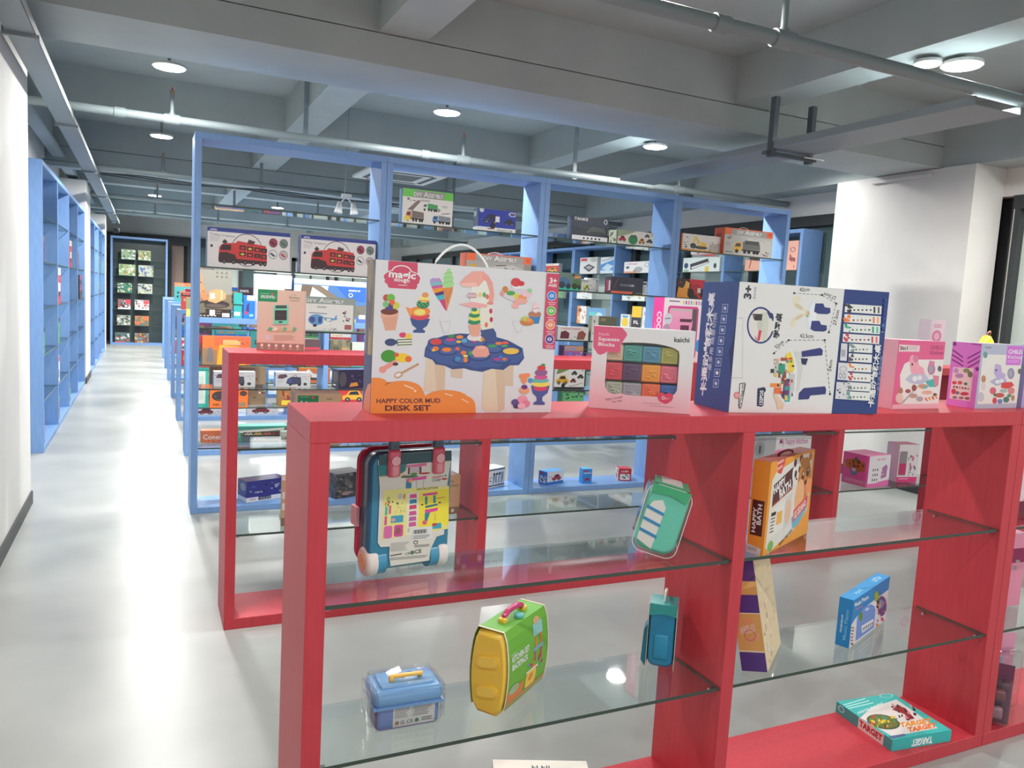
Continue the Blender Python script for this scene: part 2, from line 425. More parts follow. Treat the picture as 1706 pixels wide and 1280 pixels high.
pipe(7.15,-1.05,6.85,'grey sprinkler pipe running just above the first tall blue shelf row',(0.19,2.74,5.27),(1.26,3.96))
pipe(10.75,-1.1,6.85,'grey sprinkler pipe with thin cables beside it, second beyond the wide beam',(0.19,2.74,5.27),(1.35,4.0))
pipe(14.15,-1.1,6.85,'bare grey sprinkler pipe in the third ceiling bay over the aisle',(0.17,2.74,5.27),(1.35,4.0))
pipe(17.4,-1.1,6.85,'farthest grey sprinkler pipe, near the white strip of the end wall',(0.17,2.74),(1.35,))
b=MB()
for k in range(3):
    pts=[(-0.5+0.24*i,10.87+0.03*k,2.83+0.015*math.sin(i*0.9+k)-0.01*k) for i in range(32)]
    b.tube(pts,0.008,mat((70,76,80),0.5),6)
tag(b.build('cable_bundle'),'thin dark cables sagging beside the second sprinkler pipe','cable')
# cable trays
t=empty('cable_tray',(-0.59,8.5,2.795),0,'long grey cable tray with light edge running above the left aisle','cable tray')
b=MB(); b.box((-0.07,-8.5,0.0),(0.07,11.0,0.006),TRAY); b.build('base_sheet',t)
b=MB(); b.box((-0.07,-8.5,0.006),(-0.067,11.0,0.045),TRAY); b.build('side_rail',t)
b=MB(); b.box((0.067,-8.5,0.0),(0.0705,11.0,0.045),mat((158,166,162),0.6)); 
b.build('side_rail',t)['label']='pale side rail facing the aisle'
for yy in (-3.6,-1.0,2.0,5.0,8.0,10.2):
    b=MB(); b.box((-0.085,yy,-0.02),(0.085,yy+0.03,0.0),TRAY); b.box((-0.085,yy,0.0),(-0.078,yy+0.03,0.17 if abs(yy+3.6)<.1 else 0.36),TRAY); b.build('hanger',t)
t=empty('cable_tray',(4.38,5.0,2.79),0,'broad grey cable tray crossing the wide beam toward the white column','cable tray')
b=MB(); b.box((-0.2,-2.0,0.0),(0.2,1.62,0.004),TRAY); b.build('base_sheet',t)
for sx in (-0.2,0.197):
    b=MB(); b.box((sx,-2.0,0.004),(sx+0.003,-0.42,0.05),TRAY); b.box((sx,-0.38,0.004),(sx+0.003,1.62,0.05),TRAY); b.build('side_rail',t)
for sx,yy in ((-0.21,-0.44),(0.2,-0.40)):
    b=MB(); b.box((sx,yy,-0.06),(sx+0.04,yy+0.05,0.37),mat((82,92,97),0.6)); b.build('hanger',t)
b=MB(); b.box((-0.25,-0.42,-0.045),(0.26,-0.38,-0.02),mat((82,92,97),0.6)); b.tube([(0.1,-0.45,-0.03),(0.3,-0.45,-0.03)],0.006,METAL,8); b.build('cross_bar',t)
t=empty('cable_duct',(-0.98,9.0,3.02),0,'flat grey duct strip along the left wall above the blue shelving','duct')
b=MB(); b.box((-0.06,-2.8,0),(0.06,9.5,0.05),CEIL); b.build('duct_cover',t)
b=MB(); b.box((0.062,-2.8,0.0),(0.08,9.5,0.03),mat((150,160,158),0.5)); b.build('pale_edge',t)
b=MB(); b.box((-0.05,-0.05,0.0),(0.05,0.05,0.55),CEIL); b.tube([(0,0.0,-0.06),(0,0,0.0)],0.05,PIPE,12)
b.box((-0.12,-0.02,0.0),(0.12,0.02,0.04),TRAY)
tag(b.build('pipe_drop',None,(5.015,3.05,2.88)),'grey valve box and drop at the right end of the nearest sprinkler pipe','pipe')
# air conditioner cassette
t=empty('air_conditioner',(2.68,9.05,2.93),0,'square white ceiling air conditioner cassette seen through the tall blue shelf','air conditioner')
b=MB(); b.cbox((-0.45,-0.44,0),(0.45,0.44,0.04),0.01,mat((225,226,220),0.5)); b.build('panel',t)
b=MB(); b.box((-0.4,-0.4,0.04),(0.4,0.4,0.3),mat((150,155,155),0.6)); b.box((-0.38,-0.38,0.3),(-0.36,-0.36,0.57),METAL); b.box((0.36,0.36,0.3),(0.38,0.38,0.57),METAL); b.build('body',t)
b=MB()
for i in range(9): b.box((-0.22,-0.22+i*0.05,-0.004),(0.22,-0.2+i*0.05,0.0),mat((120,126,126),0.6))
b.build('intake_grille',t)
for q in ((-0.3,-0.36,0.3,-0.31),(-0.3,0.31,0.3,0.36),(-0.36,-0.3,-0.31,0.3),(0.31,-0.3,0.36,0.3)):
    b=MB(); b.box((q[0],q[1],-0.004),(q[2],q[3],0.0),mat((70,76,78),0.6)); b.build('air_slot',t)
# twin emergency lamp
t=empty('emergency_lamp',(1.9,8.3,2.44),0,'white twin headed emergency lamp hanging in the first ceiling bay','lamp')
b=MB(); b.box((-0.05,-0.02,0.1),(0.05,0.02,0.14),WHITE); b.tube([(-0.02,0,0.14),(0,0,1.06)],0.0035,TRAY,8); b.build('bracket',t)
for s_ in (-1,1):
    b=MB(); b.tube([(0,0,0.12),(s_*0.07,0,0.03)],0.008,WHITE,8); b.tube([(s_*0.07,0,0.05),(s_*0.085,-0.01,-0.06)],[0.02,0.045],WHITE,14); b.build('lamp_head',t)
b=MB(); b.rbox((-0.06,-0.05,-0.05),(0.06,0.05,0.05),0.02,3,mat((40,42,45),0.4)); b.box((-0.015,-0.01,0.04),(0.015,0.01,0.16),DARK)
tag(b.build('security_camera',None,(-0.57,19.3,2.634)),'small black security camera under the tray by the far wall','camera')

# ================================================================ SHELVING
def cabinet(label,loc,rotz,Wd,bays,D,H,t,tv,shelves,mm,cat='shelf unit',group=None,pins=False,name='display_shelf',back=None,skip=()):
    c=empty(name,loc,rotz,label,cat,group)
    b=MB(); b.cbox((0,0,H-t),(Wd,D,H),0.0015,mm); b.build('top_board',c)
    b=MB(); b.cbox((0,0,0),(Wd,D,t),0.0015,mm); b.build('bottom_board',c)
    for x0 in (0,Wd-tv):
        b=MB(); b.cbox((x0,0,t),(x0+tv,D,H-t),0.001,mm); b.build('side_panel',c)
    inner=(Wd-tv*(bays+1))/bays
    for k in range(1,bays):
        x0=k*(inner+tv); b=MB(); b.cbox((x0,0,t),(x0+tv,D,H-t),0.001,mm); b.build('divider',c)
    if back: b=MB(); b.box((tv,D-0.01,t),(Wd-tv,D-0.004,H-t),back); b.build('back_panel',c)
    for k in range(bays):
        for j,z in enumerate(shelves):
            if (k,j) in skip: continue
            x0=tv+k*(inner+tv)+0.002; x1=x0+inner-0.004
            b=MB(); b.box((x0,0.008,z-0.005),(x1,D-0.02,z+0.005),EDGE,{0:GLASS,1:GLASS,4:GLASS}); g=b.build('glass_shelf',c)
            if pins:
                for px in (x0,x1):
                    for py in (0.035,D-0.06):
                        s_=1 if px==x0 else -1
                        b=MB(); b.tube([(px-s_*0.002,py,z-0.012),(px+s_*0.016,py,z-0.012)],0.006,METAL,10); b.build('shelf_pin',g)
    return c
SH_T=(0.447,0.853,1.264,1.672,2.083)
SH_L=(0.436,0.83)
Y1,Y2,YB=1.72,3.60,5.586
cabinet('low red open shelf unit in front, its left end facing the aisle',(0.331,Y1,0),0,2.505,2,0.31,1.265,0.05,0.045,SH_L,RED,pins=True)
cabinet('low red shelf unit in front, cut off by the right edge',(2.838,Y1,0),0,2.505,2,0.31,1.265,0.05,0.045,SH_L,RED,pins=True)
cabinet('second row low red shelf unit, carrying the tan oven carton',(0.331,Y2,0),0,2.505,2,0.31,1.265,0.05,0.045,SH_L,RED,pins=True)
cabinet('second row low red shelf unit, behind the blue and white carton',(2.838,Y2,0),0,2.505,2,0.31,1.265,0.05,0.045,SH_L,RED,pins=True)
nm=('leftmost','second from left','third from left','rightmost')
for i in range(4):
    cabinet('tall blue open shelf unit, %s of the four in the first blue row'%nm[i],(0.286+i*1.281,YB,0),0,1.279,1,0.31,2.54,0.042,0.042,SH_T,BLUE,group='tall blue shelf units of the first blue row')
for i,yy in enumerate((7.55,9.54,11.53,13.59,15.6,17.7)):
    nth=('first','second','third','fourth','fifth','sixth')[i]
    for j,side in enumerate(('left','right')):
        cabinet('low blue shelf unit, %s half of the %s low row behind the tall blue row'%(side,nth),(0.331+j*2.507,yy,0),0,2.505,2,0.31,1.265,0.05,0.045,SH_L,BLUE,group='low blue shelf rows')
for i,(ya,n) in enumerate(((7.87,4),(14.25,4))):
    cabinet('tall blue shelving against the left wall, '+('in front of the white column' if i==0 else 'beyond the white column'),(-0.80,ya,0),R(90),1.3*n+0.01,n,0.31,2.54,0.042,0.042,SH_T,BLUE)
for i,(ya,n) in enumerate(((6.57,4),(11.7,4))):
    cabinet('tall blue shelving against the right wall, '+('just past the wide white column' if i==0 else 'farther from the wide white column'),(6.56,ya+1.28*n,0),R(-90),1.28*n,n,0.3,2.54,0.042,0.042,SH_T,BLUE)
cabinet('blue framed tall display cabinet facing down the aisle at its far end',(-0.76,21.3,0),0,1.26,1,0.35,2.62,0.05,0.045,(0.47,0.86,1.26,1.68,2.07),BLUE,back=mat((62,74,74),0.4))
# ================================================================ CARTONS
LABELS=set()
BD=dict(cardboard=(190,152,118))
def carton(label,x,y,z,w,d,h,rot=0,base=(230,230,228),front=None,left=None,right=None,top=None,cf=None,cl=None,cr=None,ct=None,group=None,name='toy_box',cat='toy box',side=None,topc=None,ch=0.0012,lean=None,open_front=None,corners=None,lcorners=None,rcorners=None,tcorners=None):
    mb=MB(); bm=mat(base,0.45)
    if open_front is None: mb.cbox((0,0,0),(w,d,h),ch,bm)
    F=Art(mb,(0,0,h),(1,0,0),(0,0,-1),w,h,corners or ((0,0),(1,0),(1,1),(0,1)))
    L=Art(mb,(0,d,h),(0,-1,0),(0,0,-1),d,h,lcorners or ((0,0),(1,0),(1,1),(0,1)))
    Rr=Art(mb,(w,0,h),(0,1,0),(0,0,-1),d,h,rcorners or ((0,0),(1,0),(1,1),(0,1)))
    T=Art(mb,(0,d,h),(1,0,0),(0,-1,0),w,d,tcorners or ((0,0),(1,0),(1,1),(0,1)))
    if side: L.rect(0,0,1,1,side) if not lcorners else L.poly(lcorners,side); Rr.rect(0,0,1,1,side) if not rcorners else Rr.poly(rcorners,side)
    if topc: T.rect(0,0,1,1,topc) if not tcorners else T.poly(tcorners,topc)
    if front: front(F)
    if left: left(L)
    if right: right(Rr)
    if top: top(T)
    T.line([(0.02,0.5),(0.98,0.5)],0.012,(120,115,110)) if not tcorners and not top else None
    o=mb.build(name,None,(x,y,z),R(rot))
    assert label not in LABELS or group, label
    LABELS.add(label)
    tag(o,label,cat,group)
    if lean: o.rotation_euler=(0,R(lean),R(rot))
    return o
GZ=0.0055
def sh(z): return z+GZ
z0,z1,z2,z3,z4=[sh(v) for v in SH_T]
ZB=0.0425

WHT=(232,232,230); BLK=(38,40,48); RDD=(200,50,60); ORG=(232,110,60); NVY=(40,55,110)
# ------------------------------------------------ first tall blue row, bay 1
def a_transporter(a):
    a.rect(0,0,1,1,(222,218,218)); a.rect(0,0,1,.1,(48,66,140)); a.text((.03,.085),(.11,.085),.05,'AMTEN',WHT)
    a.text((.03,.2),(.32,.22),.055,'Trading Companion',(130,130,140)); a.lines(.03,.24,.16,.36,4,(190,186,188))
    a.ell(.05,.47,.016,.035,(60,60,70))
    a.ring(.47,.52,.19,.42,.008,(70,50,50))
    a.poly([(.13,.78),(.14,.48),(.19,.38),(.33,.36),(.36,.3),(.7,.38),(.72,.82),(.2,.86)],(200,62,62))
    a.poly([(.13,.84),(.14,.62),(.22,.6),(.33,.66),(.35,.76),(.71,.78),(.71,.86),(.15,.88)],(66,44,48))
    a.poly([(.15,.56),(.17,.42),(.28,.41),(.28,.55)],(56,40,44))
    a.poly([(.17,.36),(.2,.28),(.24,.34),(.21,.4)],(60,55,55)); a.poly([(.47,.36),(.49,.24),(.57,.29),(.55,.36)],(90,60,60))
    for j,yy in enumerate((.41,.57)):
        for i,xx in enumerate((.38,.47,.56,.64)): 
            a.rect(xx,yy+i*.012,xx+.075,yy+.11+i*.012,(58,38,42)); a.ell(xx+.037,yy+.06+i*.012,.024,.03,((190,60,60),(210,180,80),(200,80,70),(120,60,60))[(i+j)%4])
    for xx in (.2,.31,.45,.55,.64,.69): a.ell(xx,.84+.01*xx,.024,.06,(40,36,40),n=12); a.ell(xx,.84+.01*xx,.011,.03,(120,110,110),n=8)
    for i,(xx,yy) in enumerate(((.79,.28),(.92,.28),(.79,.58),(.92,.58))):
        a.ell(xx,yy,.053,.12,((150,60,80),(110,130,125),(215,215,215),(190,180,180))[i]); a.ring(xx,yy,.053,.12,.005,(80,70,75)); a.line([(xx-.03,yy-.03),(xx+.02,yy+.05)],.03,((60,45,60),(80,90,90),(60,60,70),(180,60,60))[i])
yb=YB+0.04
carton('white car transporter carton with blue top edge, left one of the matching pair',.372,yb,z3,.535,.13,.262,0,(214,212,212),a_transporter,side=(214,212,212),topc=(48,66,140))
carton('white car transporter carton with blue top edge, right one of the matching pair',.982,yb,z3,.532,.13,.262,0,(214,212,212),a_transporter,left=lambda a:(a.rect(0,0,1,1,(60,62,90)),a.bits(.1,.1,.9,.9,10,[(130,130,150),(40,44,70)],3,.12)),topc=(48,66,140))
def a_diy(top,letter,draw,bg=(226,224,220)):
    def f(a):
        a.rect(0,0,1,1,bg); a.rect(0,0,1,.23,top)
        a.poly([(.2,.23),(.24,.03),(.84,.03),(.8,.23)],(150,152,148))
        a.text((.22,.19),(.38,.19),.11,'DIY',letter); a.text((.41,.19),(.5,.19),.15,'A',letter); a.text((.5,.19),(.8,.19),.11,'SSEMBLY',letter)
        draw(a)
    return f
def d_heli(a):
    a.heli(.26,.42,.46,.44,(104,158,205)); a.heli(.03,.6,.17,.2,(210,70,70)); a.bits(.04,.3,.18,.45,7,[(120,70,70),(60,60,60)],1,.12); a.text((.02,.53),(.18,.53),.05,'~~~~~',(205,110,110))
    a.lines(.4,.27,.56,.33,2,(110,110,100)); a.rect(.5,.62,.62,.8,(232,232,228)); a.bits(.5,.62,.62,.8,5,[(60,70,80),(120,150,90)],2,.15)
    a.bits(.8,.35,.93,.75,9,[(70,70,75),(190,80,80),(40,40,44)],5,.16); a.rect(.84,.78,.95,.92,(170,100,100)); a.bits(.5,.88,.72,.95,8,[(60,60,60)],6,.06); a.bits(.03,.88,.18,.93,5,[(90,90,90)],9,.08)
carton('grey framed assembly kit carton with blue helicopter picture on tall blue shelf',.92,YB+.03,z2,.455,.1,.245,0,(150,162,155),
    lambda a:(a.rect(0,0,1,1,(150,162,155)), a.rect(.02,.2,.97,.97,(228,226,222)), a.text((.2,.16),(.4,.16),.09,'DIY',WHT), a.text((.43,.16),(.52,.16),.13,'A',WHT), a.text((.52,.16),(.82,.16),.09,'SSEMBLY',WHT), d_heli(a)),side=(140,150,144))
# bay 1, two white carry-case cartons, the dark one, items at the back
def a_case(body):
    def f(a):
        a.rect(0,0,1,1,(228,228,232)); a.poly([(.05,.42),(.1,.16),(.3,.12),(.34,.3),(.2,.44)],(95,85,100)); a.bits(.05,.18,.3,.4,6,[(60,55,65),(190,60,70)],4,.1)
        a.poly([(.3,.75),(.34,.45),(.45,.3),(.72,.32),(.74,.78),(.45,.85)],body); a.poly([(.36,.7),(.38,.5),(.46,.42),(.46,.7)],(95,95,180) if body[2]>90 else (110,112,118))
        a.ring(.56,.27,.05,.09,.014,(60,60,70)); a.ell(.42,.84,.04,.09,(60,80,70)); a.ell(.68,.84,.05,.1,(60,64,68)); a.ell(.85,.8,.05,.1,(70,74,78))
        a.bits(.78,.2,.95,.6,7,[(90,95,100),(190,70,80)],7,.1); a.lines(.4,.08,.75,.18,2,(190,190,196)); a.lines(.06,.52,.24,.75,4,(200,200,205))
    return f
bl=lambda a:(a.rect(0,0,1,1,(40,110,200)),a.rect(.25,.25,.75,.8,(120,170,225)))
carton('white carton with grey toy case picture and blue end, left of two alike',.432,YB+.13,z1,.275,.08,.105,0,(228,228,232),a_case((84,92,104)),left=bl)
carton('white carton with violet toy case picture and blue end, right of two alike',.845,YB+.13,z1,.245,.08,.105,0,(228,228,232),a_case((80,86,112)),left=bl)
carton('dark violet toy carton with orange splash standing aslant behind the low red unit corner',1.27,YB+.012,z1,.24,.12,.14,12,(48,44,74),
    lambda a:(a.rect(0,0,1,1,(52,46,78)),a.ell(.13,.5,.12,.38,(88,82,88)),a.bits(.3,.2,.95,.8,18,[(80,60,110),(36,36,60),(110,80,130)],5,.06),a.poly([(.35,.9),(.4,.7),(.6,.65),(.65,.85)],(226,150,60)),a.bits(.35,.15,.5,.6,6,[(190,190,200)],8,.03)),
    left=lambda a:(a.rect(0,0,1,1,(60,58,72)),a.ell(.5,.4,.35,.3,(96,90,94)),a.rect(.2,.8,.6,.86,WHT)),topc=(100,130,180))
def a_carrier(a):
    a.rect(0,0,1,1,(96,106,100)); a.poly([(0,0),(1,0),(1,.1),(.25,.28),(.02,.5)],(70,150,140)); a.poly([(.2,.26),(.95,.1),(.95,.24),(.22,.4)],(215,216,205))
    a.poly([(.02,.95),(.04,.45),(.22,.34),(.26,.95)],(60,176,160)); a.poly([(.05,.72),(.07,.5),(.2,.42),(.19,.68)],(38,48,60))
    a.rect(.28,.35,.9,.62,(70,72,70))
    for i,c in enumerate(((214,214,190),(222,190,110),(200,110,90),(150,60,56))): a.car(.3+.15*i,.36,.13,.2,c)
    a.rect(.28,.62,.9,.9,(92,104,118)); a.text((.45,.84),(.63,.84),.14,'IEXO',WHT); a.rect(.9,.3,1,.9,(225,190,185))
carton('turquoise truck carrier window carton near the bottom of the tall blue shelf',.52,YB+.16,z0,.42,.12,.118,0,(90,120,112),a_carrier,topc=(80,160,148))
carton('orange toy carton with pale lettering low on the tall blue shelf behind the red post',.36,YB+.2,z0,.17,.08,.085,0,(224,122,84),lambda a:(a.rect(0,0,1,1,(226,124,84)),a.text((.08,.72),(.95,.72),.4,'Coneng',WHT),a.bits(.3,.75,.95,1,8,[(120,60,50)],4,.05)))
carton('small green and pink toy car blister by the turquoise carrier carton',.885,YB+.07,z0,.13,.07,.09,0,(150,170,160),lambda a:(a.rect(0,0,1,1,(176,184,176)),a.car(.05,.25,.9,.6,(110,160,140)),a.rect(.8,.1,1,.9,(200,80,100))),side=(200,205,200))
# bottom board
carton('blue police playset carton turned aslant on bottom board of the tall blue shelf',.655,5.64,ZB,.30,.14,.15,19,(48,52,130),
    lambda a:(a.rect(0,0,1,1,(50,52,130)),a.poly([(0,.78),(1,.78),(1,1),(0,1)],(222,222,228)),a.rect(.3,.78,.62,.95,(52,48,78)),a.text((.34,.92),(.6,.92),.1,'POLICE',(190,190,200)),a.bits(.05,.1,.95,.7,16,[(70,80,160),(36,38,90),(150,155,190)],2,.05),a.text((.2,.6),(.42,.6),.08,'~~~~~~',(200,200,220)),a.rect(.88,.08,.98,.35,(150,165,190)),a.bits(.6,.1,.8,.5,5,[(200,205,215),(40,42,50)],5,.05),a.lines(.08,.84,.26,.95,2,(150,140,120))),
    left=lambda a:(a.rect(0,0,1,1,(50,60,120)),a.rect(0,.78,1,1,(222,222,228)),a.ell(.6,.3,.3,.2,(120,130,150))),topc=(60,54,100))
carton('dark marbled toy carton turned aslant on the bottom board behind the pink trolley case',1.272,5.6,ZB,.235,.17,.185,20,(64,62,66),
    lambda a:(a.rect(0,0,1,1,(66,64,68)),a.bits(0,0,1,1,40,[(90,88,90),(50,48,54),(120,116,112),(44,42,50)],9,.08),a.ell(.4,.82,.17,.08,(150,120,118)),a.ell(.85,.85,.1,.07,(120,116,120))),
    left=lambda a:(a.rect(0,0,1,1,(74,74,80)),a.bits(0,0,1,1,14,[(96,94,96),(50,48,54)],3,.12)),topc=(84,80,84))
# ------------------------------------------------ bay 2
def d_trucks(a):
    a.truck(.07,.58,.36,.36,(226,120,70),(120,110,100)); a.poly([(.1,.6),(.3,.3),(.36,.32),(.2,.62)],(130,110,110)); a.ell(.1,.85,.06,.07,(225,210,70))
    a.truck(.4,.34,.3,.26,(215,215,210),(60,160,90)); a.truck(.6,.66,.37,.28,(84,140,200),(130,140,150)); a.ell(.72,.54,.035,.05,(150,150,150)); a.line([(.78,.64),(.95,.6)],.02,(80,80,80)); a.bits(.05,.27,.25,.4,5,[(150,100,95),(110,110,110)],2,.12); a.lines(.35,.28,.55,.34,2,(110,110,110)); a.lines(.78,.4,.9,.47,2,(150,150,150))
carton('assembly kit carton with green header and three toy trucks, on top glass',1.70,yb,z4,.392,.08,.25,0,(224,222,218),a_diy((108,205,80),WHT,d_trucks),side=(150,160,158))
carton('blue police car carton with white base strip on top glass of tall blue shelf',2.30,yb-.01,z4,.318,.1,.165,0,(46,62,160),
    lambda a:(a.rect(0,0,1,1,(44,60,165)),a.rect(0,.82,1,1,(226,228,230)),a.text((.52,.98),(.92,.98),.1,'POLICE CAR',BLK),a.car(.12,.2,.42,.45,(38,42,96)),a.rect(.45,.3,.56,.56,(225,228,235)),a.ell(.38,.75,.07,.17,(30,32,60)),a.car(.68,.36,.28,.3,(40,40,70)),a.poly([(.78,.14),(.84,.05),(.98,.05),(.98,.25),(.84,.25)],(180,190,225)),a.rect(.84,.1,.96,.2,(90,60,80)),a.ell(.08,.06,.06,.12,(200,205,210)),a.rect(.25,.86,.4,.92,(170,120,90)),a.line([(.05,.5),(.3,.46)],.01,(130,150,220))),
    left=lambda a:(a.rect(0,0,1,1,(56,74,110)),a.rect(.1,.1,.6,.35,(140,170,160)),a.bits(.1,.4,.9,.8,7,[(44,48,80),(80,90,110)],3,.15),a.rect(0,.82,1,1,(220,222,226))),topc=(60,70,110))
def d_engine(a):
    a.rect(0,.24,1,1,(170,168,164)); a.poly([(.1,.9),(.2,.45),(.7,.3),(.98,.5),(.95,.95)],(196,194,190))
    a.ell(.1,.42,.06,.08,(210,170,70)); a.bits(.3,.4,.8,.75,26,[(70,66,64),(120,116,112),(225,223,220),(95,80,70)],7,.05); a.line([(.45,.36),(.6,.33)],.03,(90,90,90)); a.truck(.2,.5,.55,.45,(225,165,60),(150,150,145)); a.rect(.88,.25,1,.5,(150,140,135))
def orange_kit(draw):
    def f(a):
        a.rect(0,0,1,1,(190,190,185)); a.rect(0,0,1,.25,(160,158,154)); a.rect(0,0,.13,.25,(238,112,66)); a.rect(.87,0,1,.25,(238,112,66)); a.rect(0,0,1,.03,(238,112,66))
        a.text((.25,.2),(.38,.2),.12,'DIY',WHT); a.text((.41,.2),(.5,.2),.16,'A',WHT); a.text((.5,.2),(.76,.2),.12,'SSEMBLY',WHT); draw(a); a.ell(.935,.12,.03,.06,(220,90,50))
    return f
o=carton('orange and grey assembly kit carton behind the handle of the white craft carton',2.225,yb,z3,.556,.14,.235,0,(185,185,180),orange_kit(d_engine),left=lambda a:(a.rect(0,0,1,1,(226,110,76)),a.rect(0,.5,1,1,(150,146,142)),a.bits(.1,.5,.9,.9,6,[(60,56,56),(210,205,200)],4,.15)),topc=(238,112,66))
def cord(par,x0,x1,y,z,hh,r,c,nm='carry_handle'):
    b=MB(); n=14; b.tube([(x0+(x1-x0)*i/n,y,z+hh*math.sin(math.pi*i/n)**.75) for i in range(n+1)],r,mat(c,0.4),8); return b.build(nm,par)
cord(o,.2,.34,.07,.235,.02,.003,(200,190,180))
# ------------------------------------------------ bay 3
carton('dark navy tank carton with white base strip on top glass of tall blue shelf',3.13,yb,z4,.338,.09,.19,0,(44,54,74),
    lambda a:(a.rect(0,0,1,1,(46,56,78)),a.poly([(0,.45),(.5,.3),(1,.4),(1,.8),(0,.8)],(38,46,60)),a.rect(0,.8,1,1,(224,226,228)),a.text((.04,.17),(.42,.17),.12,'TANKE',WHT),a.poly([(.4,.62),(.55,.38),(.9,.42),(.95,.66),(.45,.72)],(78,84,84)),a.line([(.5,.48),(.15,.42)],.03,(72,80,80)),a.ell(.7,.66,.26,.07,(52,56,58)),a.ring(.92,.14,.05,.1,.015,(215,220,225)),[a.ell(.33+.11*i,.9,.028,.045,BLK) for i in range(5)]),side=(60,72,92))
carton('small box with blue lid half hidden behind the navy tank carton',3.03,yb+.12,z4,.12,.1,.05,0,(110,140,175),side=(70,90,110))
carton('low white carton with green, red and orange toy cars, on top glass',3.57,yb,z4,.37,.13,.118,3,(226,224,218),
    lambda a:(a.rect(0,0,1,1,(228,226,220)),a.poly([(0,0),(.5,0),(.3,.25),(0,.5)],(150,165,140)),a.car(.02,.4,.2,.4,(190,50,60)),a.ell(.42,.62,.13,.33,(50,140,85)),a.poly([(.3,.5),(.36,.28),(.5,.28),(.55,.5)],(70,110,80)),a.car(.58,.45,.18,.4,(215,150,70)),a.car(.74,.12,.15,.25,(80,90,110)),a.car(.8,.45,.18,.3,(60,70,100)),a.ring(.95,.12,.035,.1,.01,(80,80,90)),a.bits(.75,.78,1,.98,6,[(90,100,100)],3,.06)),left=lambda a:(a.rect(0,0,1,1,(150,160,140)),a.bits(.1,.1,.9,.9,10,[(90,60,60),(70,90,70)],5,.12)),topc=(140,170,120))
carton('grey green carton with blue and green monster trucks above the strip of round badges',2.945,yb,z3,.3,.1,.14,0,(96,124,112),
    lambda a:(a.rect(0,0,1,1,(100,126,116)),a.poly([(0,.86),(1,.8),(1,1),(0,1)],(50,190,170)),a.ell(.75,.12,.04,.08,(50,56,56)),a.poly([(.3,.8),(.34,.3),(.5,.24),(.66,.5),(.66,.84)],(70,110,150)),a.ell(.4,.72,.1,.2,(50,62,78)),a.ell(.6,.78,.08,.16,(44,52,66)),a.poly([(.72,.84),(.74,.45),(.84,.35),(.98,.5),(.98,.84)],(84,116,76)),a.ell(.8,.76,.09,.18,(50,66,44)),a.ell(.95,.8,.06,.14,(50,60,44)),a.poly([(.76,.2),(.95,.14),(1,.26),(.8,.3)],(226,150,70))),side=(90,110,105))
carton('black remote car carton with orange bottom stripe in the third tall blue unit',3.53,yb-.01,z3,.318,.1,.138,0,(52,56,70),
    lambda a:(a.rect(0,0,1,1,(54,58,74)),a.poly([(0,.86),(.7,.86),(.64,1),(0,1)],(240,110,80)),a.text((.28,.55),(.56,.55),.13,'RECHARGE',(150,150,160)),a.text((.57,.55),(.72,.55),.13,'CAR',WHT),a.line([(.05,.8),(.2,.1)],.02,(140,70,90)),a.line([(.02,.3),(.16,.7)],.012,(90,70,90)),a.rect(.78,.9,.98,.97,(110,120,118))),left=lambda a:(a.rect(0,0,1,1,(58,50,62)),a.rect(.2,.2,.6,.9,(150,60,80)),a.rect(.6,.25,.85,.85,(180,180,185))),topc=(60,62,76))
carton('white toy carton with yellow and black check symbol left of the black remote car carton',3.285,yb+.1,z3,.16,.06,.1,0,(222,226,222),lambda a:(a.rect(0,0,1,1,(226,228,224)),a.lines(.08,.08,.6,.25,2,(120,130,130)),a.poly([(.2,.8),(.4,.45),(.6,.4),(.45,.85)],(210,220,60)),a.line([(.3,.95),(.5,.5),(.6,.9)],.05,(40,44,44)),a.bits(.6,.4,.95,.9,8,[(150,165,160),(110,120,120)],2,.1)))
carton('white and pale teal kit carton tucked behind the check symbol carton',3.40,yb+.175,z3,.12,.05,.118,0,(222,230,226),lambda a:(a.rect(0,0,1,1,(222,230,228)),a.text((.05,.28),(.95,.28),.18,'~~~~~~~~',(90,110,110)),a.bits(.05,.4,.95,.95,14,[(160,180,178),(120,140,138)],4,.08)))
carton('narrow white carton standing upright right of the black remote car carton',3.87,yb+.03,z3,.045,.08,.115,0,(216,222,218),lambda a:(a.rect(0,0,1,1,(218,224,220)),a.rect(.1,.08,.9,.25,(70,80,90)),a.lines(.2,.35,.8,.9,6,(140,150,150))))
carton('white carton with two red robot pictures beside the squeeze block carton top',3.055,yb,z2,.29,.1,.11,0,(226,222,220),
    lambda a:(a.rect(0,0,1,1,(228,224,222)),a.text((.1,.22),(.75,.22),.12,'~~~~~~~~~~~',(200,90,110)),a.poly([(.08,.9),(.1,.4),(.25,.3),(.38,.5),(.36,.9)],(110,50,66)),a.bits(.08,.4,.38,.9,9,[(60,36,46),(170,70,84)],3,.06),a.poly([(.62,.95),(.66,.4),(.8,.25),(.92,.5),(.86,.95)],(150,84,70)),a.bits(.62,.35,.92,.9,9,[(90,46,44),(205,110,84)],6,.06),a.bits(.3,.75,.95,.95,8,[(110,140,110),(60,80,140)],8,.05)),side=(200,200,200))
carton('olive window carton standing behind the top edge of the squeeze block carton',3.365,yb-.01,z2,.25,.06,.21,0,(120,124,106),
    lambda a:(a.rect(0,0,1,1,(118,124,108)),a.rect(0,0,.26,1,(222,224,220)),a.bits(.05,.1,.2,.9,7,[(70,80,90),(120,120,90)],2,.2),a.rect(.27,.03,.97,.96,(104,108,92)),a.lines(.35,.1,.55,.22,2,(190,180,120)),a.bits(.7,.1,.9,.5,5,[(196,140,104),(80,80,66)],4,.1)))
